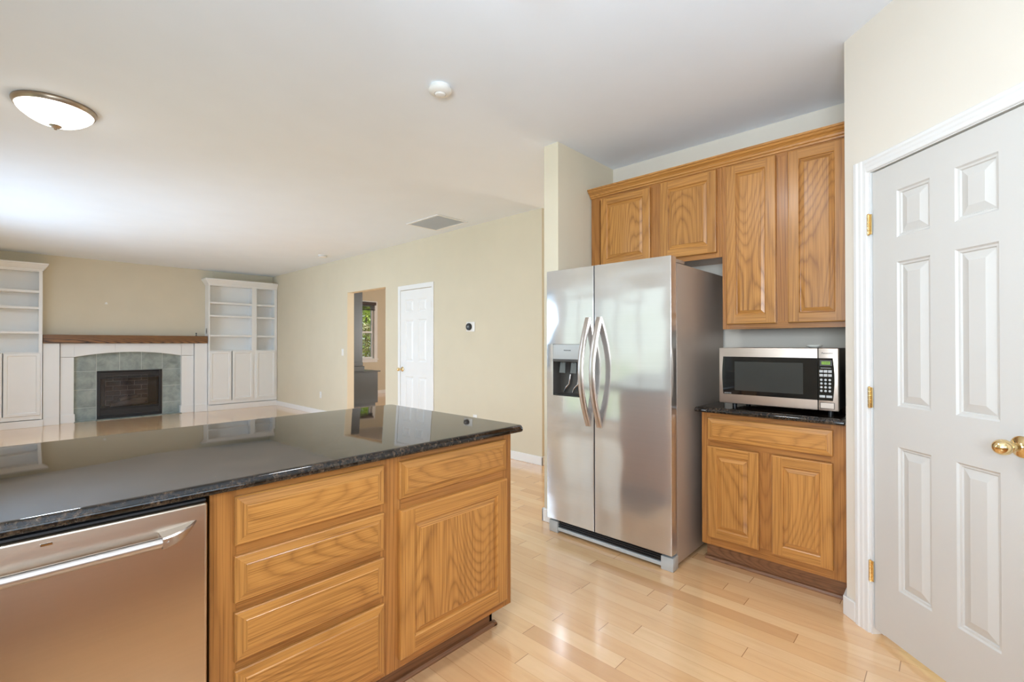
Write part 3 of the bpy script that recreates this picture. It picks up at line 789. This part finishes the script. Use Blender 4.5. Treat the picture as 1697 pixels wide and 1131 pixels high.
gl = curved_glass(.024, ud-.001, .052, .264, .006, False, M['oven_glass'], 'window_glass', door)
m = MB(); mbox(m, .086, .420, .076, .237, .002, .0028, 0); m.build('window_screen', [M['oven_screen']], gl)
kp = curved_glass(ud+.001, Wm-.023, .052, .264, .007, True, M['oven_glass'], 'keypad', ctl)
m = MB(); mbox(m, ud+.008, ud+.060, .225, .254, .002, .0035, .001); scr = m.build('display_bezel', [M['dark_grey']], kp)
m = MB(); mbox(m, ud+.016, ud+.052, .2325, .2475, .003, .0040, 0); m.build('display', [M['display']], scr)
text_part('clock_digits', '12:00', .0130, lambda u, v, n: FM(ud+.034+u, .2400+v, .0040+n), M['display_digit'], scr)
m = MB(); mbox(m, ud+.012, ud+.055, .2135, .2155, .002, .0026, 0); m.build('legend', [M['button']], kp)
for r, v in enumerate((.198, .178)):
    for c in range(3):
        m = MB(); mbox(m, ud+.006+c*.0185, ud+.022+c*.0185, v-.0065, v+.0065, .001, .0036, .001); m.build('button', [M['button']], kp)
for r in range(4):
    for c in range(3):
        m = MB(); m.lathe(FM(ud+.0145+c*.0178, .155-r*.0185, .0015), (-1, 0, 0), [(0, 0), (.0062, 0), (.0055, .002), (0, .0028)], 14)
        m.build('button', [M['button']], kp, True)
for c in range(2):
    m = MB(); mbox(m, ud+.006+c*.029, ud+.031+c*.029, .066, .078, .001, .0036, .001); m.build('button', [M['button']], kp)
m = MB(); mbox(m, ud+.010, Wm-.018, .012, .040, -.0005, .0022, .0015); m.build('open_button', [M['steel_mw']], ctl)
m = MB()
for u0, u1, v0, v1 in ((ud+.008, Wm-.016, .010, .0115), (ud+.008, Wm-.016, .0405, .042), (ud+.008, ud+.0095, .010, .042), (Wm-.0175, Wm-.016, .010, .042)): mbox(m, u0, u1, v0, v1, 0, .0006, 0)
m.build('button_gap', [M['dark_gap']], ctl, merge=False)
text_part('logo_lettering', 'Panasonic', .0125, lambda u, v, n: FM(ud+.040+u, .289+v, n), M['dark_grey'], ctl)
text_part('caption_lettering', 'INVERTER', .0085, lambda u, v, n: FM(.030+u, .058+v, .0022+n), M['button'], gl, 'LEFT')
for x in (MX+.11, 3.15):
    for y in (my0+.05, my1-.05):
        m = MB(); m.lathe((x, y, .9145), (0, 0, 1), [(0, 0), (.012, 0), (.014, .028), (0, .028)], 16); m.build('foot', [M['black']], mw, True)
# little things around the microwave
m = MB(); m.lathe((2.965, .545, 1.2555), (0, 0, 1), [(0, 0), (.022, 0), (.036, .010), (.038, .016), (.035, .016), (.022, .006), (0, .005)], 32)
o = m.build('dish', [M['cream_plastic']], None, True); recentre(o); tag(o, 'small white dish on top of the microwave', 'dish')
m = MB(); m.lathe((3.255, .410, .9145), (0, 0, 1), [(0, 0), (.024, 0), (.0255, .004), (.0255, .100), (.028, .118), (.0285, .130), (.026, .138), (.012, .142), (0, .143)], 32)
o = m.build('jar', [M['cream_plastic']], None, True); recentre(o); tag(o, 'white jar on the counter between microwave and pantry wall', 'jar')

# ------------------------------------------------------------------ fireplace wall
BF = 10.33
def bookcase(label, x0, x1, openings, doors, crown_l, crown_r, shelf_sets, ztop=2.415):
    t = thing('bookcase', label, 'bookcase', ((x0+x1)/2, (BF+YN)/2, 0))
    zb = 1.155
    m = MB()
    m.box((x0, BF+.02, .0), (x0+.02, YN-.002, 2.43)); m.box((x1-.02, BF+.02, 0), (x1, YN-.002, 2.43))
    m.box((x0+.02, YN-.014, 0), (x1-.02, YN-.002, 2.43)); m.box((x0+.02, BF+.02, zb-.02), (x1-.02, YN-.014, zb)); m.box((x0+.02, BF+.02, ztop), (x1-.02, YN-.014, 2.43))
    m.box((x0+.02, BF+.06, 0), (x1-.02, BF+.09, zb-.02))
    mid0, mid1 = sorted((openings[0][1], openings[1][0])) if openings[0][0] < openings[1][0] else sorted((openings[1][1], openings[0][0]))
    mc = (mid0+mid1)/2; m.box((mc-.012, BF+.02, zb), (mc+.012, YN-.014, ztop))
    m.build('carcass', [M['white']], t, merge=False)
    ff = MB(); us = sorted([x0, x1, *openings[0], *openings[1]])
    for a, b_ in ((us[0], us[1]), (us[2], us[3]), (us[4], us[5])): ff.box((a, BF, .12), (b_, BF+.02, ztop+.02))
    for a, b_ in ((us[1], us[2]), (us[3], us[4])):
        ff.box((a, BF, ztop-.01), (b_, BF+.02, ztop+.02)); ff.box((a, BF, .12), (b_, BF+.02, .19)); ff.box((a, BF, 1.143), (b_, BF+.02, zb))
    ff.build('face_frame', [M['white']], t, merge=False)
    for (a, b_), zs in zip(openings, shelf_sets):
        for z in zs:
            s = MB(); s.box((a-.012, BF+.012, z-.036), (b_+.012, YN-.016, z), .002, 1); s.build('shelf', [M['white']], t)
    for a, b_ in doors:
        s = MB(); s.rings(frame((a, BF-.016, .182), (1, 0, 0), (0, -1, 0)), b_-a, .960, [(0, -.016), (.003, 0), (.040, 0), (.050, -.013)])
        s.build('door', [M['white']], t)
    s = MB(); s.box((x0-.008 if crown_l else x0, BF-.014, 0), (x1+.008 if crown_r else x1, BF+.05, .108), .003); s.build('base', [M['white']], t)
    cl = [(.0, 2.420), (.010, 2.422), (.012, 2.440), (.022, 2.452), (.042, 2.480), (.056, 2.505), (.066, 2.515), (.066, 2.535)]
    loops = []
    for off, z in cl:
        xa = x0-(off if crown_l else 0); xb = x1+(off if crown_r else 0); loops.append([(xa, BF-off, z), (xb, BF-off, z), (xb, YN-.003, z), (xa, YN-.003, z)])
    s = MB(); s.loft(loops); s.build('crown', [M['white']], t)
    return t
bookcase('white built-in bookcase with shelves, right of the fireplace', 2.572, 3.812, [(2.594, 3.330), (3.419, 3.764)], [(2.588, 2.960), (2.976, 3.350), (3.404, 3.780)], True, False,
         [(2.094, 1.840, 1.458), (2.090, 1.833, 1.454)])
bookcase('white built-in bookcase with shelves, left of the fireplace at the picture edge', XW+.004, .333, [(XW+.05, XW+.395), (-.446, .293)], [(XW+.035, XW+.41), (-.477, -.091), (-.081, .312)], False, True,
         [(2.110, 1.855, 1.474), (2.114, 1.860, 1.479)])

fp = thing('fireplace_surround', 'white painted fireplace surround with grey green tile facing', 'fireplace', (1.44, 10.48, 0))
XC = 1.445
def pil(x0, x1, yf, name='pilaster'):
    m = MB(); m.box((x0, yf, .135), (x1, YN-.002, 1.294)); m.box((x0-(.0), yf-.012, 0), (x1+.0, YN-.002, .136), .003)
    return m.build(name, [M['white']], fp, merge=False)
OY_, IY_, TY = 10.385, 10.44, 10.525
pil(.342, .530, OY_, 'outer_pilaster'); pil(2.364, 2.563, OY_, 'outer_pilaster')
def inner(x0, x1, ex0, ex1):
    m = MB(); m.box((x0, IY_, .133), (x1, YN-.002, 1.066)); m.box((x0, IY_-.004, 1.072), (x1, YN-.002, 1.294)); m.box((ex0, IY_-.014, 0), (ex1, YN-.002, .136), .003)
    m.build('inner_pilaster', [M['white']], fp, merge=False)
inner(.540, .700, .540, .714); inner(2.165, 2.354, 2.150, 2.354)
hdr = MB()
ar = [(.700+(2.165-.700)*i/24, 1.068+.078*math.sin(PI*i/24)**.8 if 0 < i < 24 else 1.068) for i in range(25)]
# arch as a circular segment
c_w = (2.165-.700)/2; sag = .078; Rr = (c_w**2+sag**2)/(2*sag)
ar = [(XC-.0125+c_w*(i/16-1), 1.068+sag-Rr+math.sqrt(Rr**2-(c_w*(i/16-1))**2)) for i in range(33)]
hdr.prism([(.700, 1.294), *ar, (2.165, 1.294)], 1, IY_+.004, YN-.002)
hdr.build('arch_header', [M['white']], fp)
for a, b_ in ((.708, 1.212), (1.222, 1.682), (1.692, 2.158)):
    m = MB(); seg = [p for p in ar if a < p[0] < b_]
    def zat(x): return 1.068+sag-Rr+math.sqrt(Rr**2-(x-(XC-.0125))**2)
    m.prism([(a, 1.292), (a, zat(a)+.001), *[(x, z+.001) for x, z in seg], (b_, zat(b_)+.001), (b_, 1.292)], 1, IY_-.006, IY_+.0045)
    m.build('header_panel', [M['white']], fp)
tl = MB(); gt = .0035
xs = [.700, .985, 1.288, 1.587, 1.890, 2.165]; zs = [.012, .221, .523, .825, 1.15]
for i in range(5):
    for j in range(4):
        if 1 <= i <= 3 and j < 3: continue
        tl.box((xs[i]+gt, TY, zs[j]+gt), (xs[i+1]-gt, TY+.012, zs[j+1]-gt), .002, 1)
tl.build('tile_facing', [M['tile']], fp, merge=False)
m = MB()
m.box((.70, TY+.004, 0), (.99, YN-.002, 1.15)); m.box((1.888, TY+.004, 0), (2.165, YN-.002, 1.15)); m.box((.99, TY+.004, .826), (1.888, YN-.002, 1.15)); m.build('grout', [M['tile_grout']], fp, merge=False)
m = MB()
for i in range(5): m.box((xs[i]+gt, IY_-.06, .0005), (xs[i+1]-gt, TY, .011), .002, 1)
m.build('hearth_tile', [M['tile']], fp, merge=False)

ins = thing('fireplace_insert', 'black gas fireplace insert with glass front and louvres', 'fireplace insert', (1.44, 10.55, .012))
a0, a1, q0, q1 = .992, 1.884, .040, .822
m = MB(); m.box((a0, TY-.012, q0), (a0+.045, TY+.03, q1), .003); m.box((a1-.045, TY-.012, q0), (a1, TY+.03, q1), .003); m.box((a0, TY-.012, q1-.018), (a1, TY+.03, q1), .003); m.box((a0, TY-.012, q0-.026), (a1, TY+.03, q0+.02), .003)
m.box((a0+.045, TY+.004, .690), (a1-.045, TY+.03, .712)); m.box((a0+.045, TY+.004, .165), (a1-.045, TY+.03, .19))
m.build('frame', [M['black_metal']], ins, merge=False)
for z in (.722, .748, .774): 
    m = MB(); m.prism([(TY-.008, z), (TY+.02, z+.004), (TY+.02, z+.012), (TY-.008, z+.016)], 0, a0+.045, a1-.045); m.build('louvre', [M['louvre']], ins)
for z in (.066, .090, .114, .138):
    m = MB(); m.prism([(TY-.008, z), (TY+.02, z+.004), (TY+.02, z+.011), (TY-.008, z+.015)], 0, a0+.045, a1-.045); m.build('louvre', [M['louvre']], ins)
m = MB(); m.box((a0+.05, TY+.016, .19), (a1-.05, TY+.019, .69)); m.build('glass', [M['fire_glass']], ins)
m = MB(); bx0, bx1, by0, by1, bz0, bz1 = a0+.006, a1-.006, TY+.03, 10.93, .014, .815
for lo, hi in (((bx0, by0, bz0), (bx0+.01, by1, bz1)), ((bx1-.01, by0, bz0), (bx1, by1, bz1)), ((bx0, by1-.01, bz0), (bx1, by1, bz1)), ((bx0, by0, bz1-.01), (bx1, by1, bz1)), ((bx0, by0, bz0), (bx1, by1, bz0+.17))): m.box(lo, hi)
m.build('firebox', [M['black_metal']], ins, merge=False)
br = MB()
br.box((bx0+.14, by1-.022, .19), (bx1-.14, by1-.012, .72), 0, 1, 1)
for r in range(6):
    z = .20+r*.085
    for k in range(-1, 5):
        xa = bx0+.15+k*.20+(.10 if r % 2 else 0); xb = xa+.19
        xa, xb = max(xa, bx0+.145), min(xb, bx1-.145)
        if xb-xa > .02: br.box((xa, by1-.032, z), (xb, by1-.020, z+.075), .002, 1, 0)
br.build('brick_panel', [M['fire_brick'], M['mortar']], ins, merge=False)
for (p, q, r) in (((1.18, 10.68, .235), (1.66, 10.74, .245), .045), ((1.22, 10.78, .25), (1.70, 10.72, .29), .040), ((1.30, 10.66, .30), (1.56, 10.80, .345), .035)):
    m = MB(); P_ = [Vector(p).lerp(Vector(q), i/6)+Vector((0, random.uniform(-.008, .008), random.uniform(-.008, .008))) for i in range(7)]
    m.tube(P_, [r*random.uniform(.85, 1.1) for _ in range(7)], 12); m.build('log', [M['log']], ins, True)

m = MB(); m.box((.340, 10.350, 1.2965), (2.562, YN-.002, 1.432), .006, 2)
mt = m.build('mantel_beam', [M['beam']]); recentre(mt); tag(mt, 'rustic dark stained wood beam mantel above the fireplace', 'mantel')
m = MB(); m.lathe((2.40, 10.46, 1.432), (0, 0, 1), [(0, 0), (.022, 0), (.022, .004), (.007, .007), (.006, .045), (.012, .050), (.012, .060), (0, .062)], 16)
pg = m.build('candle_holder', [M['black_metal']], None, True); recentre(pg); tag(pg, 'tiny dark peg like holder standing on the mantel beam', 'holder')
# small marks on the wall above the mantel
m = MB(); m.prism([(1.092, 1.965), (1.134, 1.965), (1.122, 2.000), (1.104, 2.000)], 1, YN-.014, YN-.0005); 
hk = m.build('wall_hook', [M['white_plastic']]); recentre(hk); tag(hk, 'tiny white hook on the wall above the mantel', 'hook')

# ------------------------------------------------------------------ wall plates, thermostat
def plate(name, label, cat, y, z, w=.072, h=.115, kind='outlet', mat='white_plastic', group=None):
    t = thing(name, label, cat, (XE, y, z-h/2), group)
    m = MB(); m.box((XE-.006, y-w/2, z-h/2), (XE-.0002, y+w/2, z+h/2), .003, 2); m.build('plate', [M[mat]], t, True)
    if kind == 'outlet':
        for dz in (-.020, .020):
            m = MB(); m.box((XE-.008, y-.017, z+dz-.014), (XE-.005, y+.017, z+dz+.014), .003, 2)
            s = m.build('socket', [M[mat]], t, True)
            m = MB()
            for dy in (-.007, .007): m.box((XE-.0084, y+dy-.0012, z+dz-.003), (XE-.0078, y+dy+.0012, z+dz+.006))
            m.build('slot', [M['dark_gap']], s, merge=False)
    elif kind == 'switch':
        m = MB(); m.box((XE-.009, y-.017, z-.033), (XE-.005, y+.017, z+.033), .002, 2); m.build('rocker', [M[mat]], t, True)
    return t
plate('light_switch', 'white light switch on the beige wall left of the doorway', 'switch', 7.487, 1.140, kind='switch')
plate('outlet', 'white outlet low on the beige wall near the bookcase', 'outlet', 8.307, .362)
plate('outlet', 'white outlet low on the beige wall just above the island corner', 'outlet', 4.19, .370)
th = thing('thermostat', 'round black thermostat on a square white plate', 'thermostat', (XE, 4.268, 1.42))
m = MB(); m.box((XE-.008, 4.192, 1.428), (XE-.0002, 4.345, 1.545), .003, 2); m.build('back_plate', [M['white_plastic']], th, True)
m = MB(); m.lathe((XE-.007, 4.285, 1.487), (-1, 0, 0), [(0, 0), (.042, 0), (.044, .010), (.042, .022), (.038, .026), (0, .027)], 40); dl = m.build('dial', [M['black']], th, True)
text_part('readout', '68', .034, lambda u, v, n: Vector((XE-.0345-n, 4.285-u, 1.487+v)), M['button'], dl)
# grey outlet on the side of the right bookcase
ot = thing('outlet', 'small grey outlet on the bookcase side above the mantel', 'outlet', (2.572, 10.45, 1.50))
m = MB(); m.box((2.566, 10.42, 1.475), (2.5715, 10.49, 1.585), .002, 1); m.build('plate', [M['grey_plastic']], ot)
m = MB(); m.box((2.5645, 10.437, 1.50), (2.5665, 10.473, 1.56), .001, 1); m.build('socket', [M['dark_grey']], ot)

# ------------------------------------------------------------------ ceiling fittings
Dn = (0, 0, -1)
def dome_light(label, LX, LY, LR, power, glass='lamp_glass', tint=(.93, .98, 1.03)):
    lamp = thing('ceiling_light', label, 'ceiling light', (LX, LY, CEIL-.14))
    m = MB(); m.lathe((LX, LY, CEIL), Dn, [(0, 0), (LR*.99, 0), (LR, .004), (LR, .012), (LR*.985, .018), (LR*.97, .024), (LR*.95, .030), (LR*.93, .031), (LR*.90, .028), (0, .028)], 64); m.build('rim', [M['bronze']], lamp, True)
    m = MB(); m.lathe((LX, LY, CEIL), Dn, [(LR*.915, .029), (LR*.90, .038), (LR*.82, .056), (LR*.68, .078), (LR*.5, .098), (LR*.3, .111), (LR*.12, .117), (0, .118)], 64); m.build('glass_bowl', [M[glass]], lamp, True)
    m = MB(); m.lathe((LX, LY, CEIL), Dn, [(0, .112), (.031, .113), (.028, .121), (.016, .129), (.006, .131), (.005, .134), (.008, .137), (.006, .140), (0, .141)], 24); m.build('finial', [M['bronze']], lamp, True)
    lb = bpy.data.lights.new('lamp_light', 'AREA'); lb.shape = 'DISK'; lb.size = LR*1.5; lb.energy = power; lb.color = tint
    lo = bpy.data.objects.new('lamp_light', lb); COL.objects.link(lo); lo.location = (LX, LY, CEIL-.145)
dome_light('round flush ceiling light with frosted glass bowl and bronze rim', .178, 3.935, .190, 28, tint=(.76, .96, 1.17))
dome_light('added unseen ceiling light that fills the family room', -.45, 7.3, .190, 24, tint=(.72, .95, 1.22))  # lamp added outside the view to fill the family room
dome_light('flush ceiling light over the kitchen aisle above the viewer', 1.22, 1.06, .190, 12, 'lamp_glass_kitchen')
# smoke detectors
sd = thing('smoke_detector', 'white round smoke detector on the kitchen ceiling', 'smoke detector', (1.63, 2.075, CEIL-.05))
m = MB(); m.lathe((1.63, 2.075, CEIL), Dn, [(0, 0), (.056, 0), (.058, .004), (.058, .014), (.054, .018), (0, .018)], 48); m.build('base', [M['white_plastic']], sd, True)
m = MB(); m.lathe((1.63, 2.075, CEIL), Dn, [(0, .016), (.062, .017), (.064, .022), (.060, .030), (.044, .038), (.028, .041), (.026, .047), (.020, .050), (0, .050)], 48); m.build('cover', [M['white_plastic']], sd, True)
m = MB(); m.lathe((1.63, 2.075, CEIL), Dn, [(.029, .0395), (.033, .0410), (.033, .0395)], 32); m.build('slot_ring', [M['grey_plastic']], sd, True)
s2 = thing('smoke_detector', 'small white smoke detector on the far ceiling near the beige wall', 'smoke detector', (3.43, 7.40, CEIL-.04))
m = MB(); m.lathe((3.43, 7.40, CEIL), Dn, [(0, 0), (.066, 0), (.068, .006), (.066, .030), (.052, .040), (0, .041)], 40); m.build('cover', [M['white_plastic']], s2, True)
m = MB(); m.lathe((3.43, 7.40, CEIL), Dn, [(.0668, .016), (.0690, .018), (.0690, .022), (.0665, .024)], 40); m.build('slot_ring', [M['grey_plastic']], s2, True)
# ceiling return vent
vt = thing('ceiling_vent', 'white louvred air return vent in the ceiling', 'vent', (3.437, 4.437, CEIL-.02))
vx0, vx1, vy0, vy1 = 3.212, 3.662, 4.137, 4.737
m = MB()
for lo_, hi_ in (((vx0, vy0), (vx1, vy0+.028)), ((vx0, vy1-.028), (vx1, vy1)), ((vx0, vy0+.028), (vx0+.028, vy1-.028)), ((vx1-.028, vy0+.028), (vx1, vy1-.028))): m.box((*lo_, CEIL-.010), (*hi_, CEIL-.0005), .003)
m.build('frame', [M['white']], vt, merge=False)
m = MB(); m.box((vx0+.02, vy0+.02, CEIL-.0012), (vx1-.02, vy1-.02, CEIL-.0004)); m.build('duct_backing', [M['white_plastic']], vt)
m = MB(); n_ = 24
for i in range(n_):
    x = vx0+.032+(vx1-vx0-.064)*(i+.5)/n_
    m.prism([(x-.008, CEIL-.0095), (x-.0065, CEIL-.0105), (x+.008, CEIL-.0025), (x+.0065, CEIL-.0015)], 1, vy0+.028, vy1-.028)
m.build('louvre_panel', [M['white']], vt, merge=False)

# ------------------------------------------------------------------ office beyond the doorway
dk = thing('hutch_desk', 'dark slate painted desk with tall hutch in the room beyond the doorway', 'desk', (4.92, 9.5, 0))
yd = 8.75
m = MB(); m.box((4.575, yd, .06), (5.235, 10.45, .70)); m.box((4.575, yd+.02, 0), (5.19, 10.45, .06)); m.build('base', [M['slate_paint']], dk, merge=False)
m = MB(); m.box((4.575, yd-.03, .70), (5.285, 10.47, .722), .006); m.build('desktop', [M['slate_paint']], dk)
m = MB(); m.box((4.575, yd, .722), (4.885, 10.45, 2.45)); m.build('hutch', [M['slate_paint']], dk)
m = MB(); m.box((4.575, yd-.012, .722), (4.925, 10.45, .830), .006); m.box((4.575, yd-.006, .830), (4.895, 10.45, .908), .006); m.build('plinth', [M['slate_paint']], dk, merge=False)
bl = thing('window_blind', 'dark wood blind raised at the top of the office window', 'blind', (5.69, 10.72, 2.12))
m = MB(); m.box((5.03, 10.700, 2.26), (6.36, 10.745, 2.335), .004); m.build('valance', [M['blind']], bl)
m = MB()
for i in range(9): m.box((5.06, 10.703, 2.150+i*.0125), (6.33, 10.742, 2.154+i*.0125))
m.build('slat_stack', [M['blind']], bl, merge=False)
m = MB(); m.box((5.06, 10.703, 2.132), (6.33, 10.742, 2.147), .003); m.build('bottom_rail', [M['blind']], bl)

# ------------------------------------------------------------------ garden outside the office window
struct(MB().box((-14, -12, -.5), (24, 26, -.14)).build('floor_garden', M['lawn']), 'lawn outside')
def shrub(name, label, cat, cx, cy, z0, z1, rx, ry, n, size, mat, cone=False):
    mb = MB(); rnd = random.Random(int(cx*100))
    for i in range(n):
        t = rnd.random()**.8; z = z0+(z1-z0)*t
        f = (1-t)**.75+.06 if cone else math.sqrt(max(.05, 1-(2*t-1)**4))
        a = rnd.uniform(0, 2*PI); rr = f*rnd.uniform(.72, 1.0)
        p = Vector((cx+rx*rr*math.cos(a), cy+ry*rr*math.sin(a), z))
        d = Vector((rnd.uniform(-1, 1), rnd.uniform(-1, 1), rnd.uniform(-.6, 1))).normalized()
        w = d.cross(Vector((rnd.uniform(-1, 1), rnd.uniform(-1, 1), rnd.uniform(-1, 1)))).normalized()
        s = size*rnd.uniform(.6, 1.3)
        mb.quad([p-d*s, p+w*s*.45, p+d*s, p-w*s*.45])
    t = thing(name, label, cat, (cx, cy, -.14))
    mb.build('foliage', [mat], t, merge=False)
    m = MB(); m.tube([(cx, cy, -.14), (cx, cy, (z0+z1)/2)], [.06, .03], 10); m.build('trunk', [M['log']], t)
shrub('conifer', 'tall yellow green conifer outside the office window', 'tree', 7.72, 13.6, .9, 3.8, .40, .40, 2600, .07, M['leaf_bright'], True)
shrub('hedge', 'leafy mixed hedge outside below the conifer', 'hedge', 7.1, 12.6, -.1, 1.85, 1.3, .45, 4200, .065, M['leaf_ivy'])

shrub('shrub', 'pale twiggy shrub outside behind the conifer', 'shrub', 7.45, 14.6, .2, 3.9, 1.5, .5, 1500, .05, M['leaf_ivy'])

# ------------------------------------------------------------------ rest of the kitchen, behind the camera
kc = thing('sink_cabinet', 'oak base cabinet run under the kitchen window behind the viewer', 'cabinet', (.5, -.74, 0))
m = MB(); m.box((-.95, -1.04, .11), (1.98, -.46, .885)); m.box((-.95, -1.04, 0), (1.98, -.53, .11)); m.build('carcass', [M['frame_z']], kc, merge=False)
for i in range(6):
    x = -.92+i*.485
    m = MB(); oak_door(m, frame((x, -.439, .14), (1, 0, 0), (0, 1, 0)), .445, .55); m.build('door', OX, kc)
    m = MB(); oak_drawer(m, frame((x, -.439, .72), (1, 0, 0), (0, 1, 0)), .445, .13); m.build('drawer_front', OX, kc)
m = MB(); m.loft(slab_loops(rrect(-.955, -1.046, 1.985, -.40, .01), .915, OGEE))
kt = m.build('sink_countertop', M['granite'], None, True); recentre(kt); tag(kt, 'black granite countertop under the kitchen window behind the viewer', 'countertop')
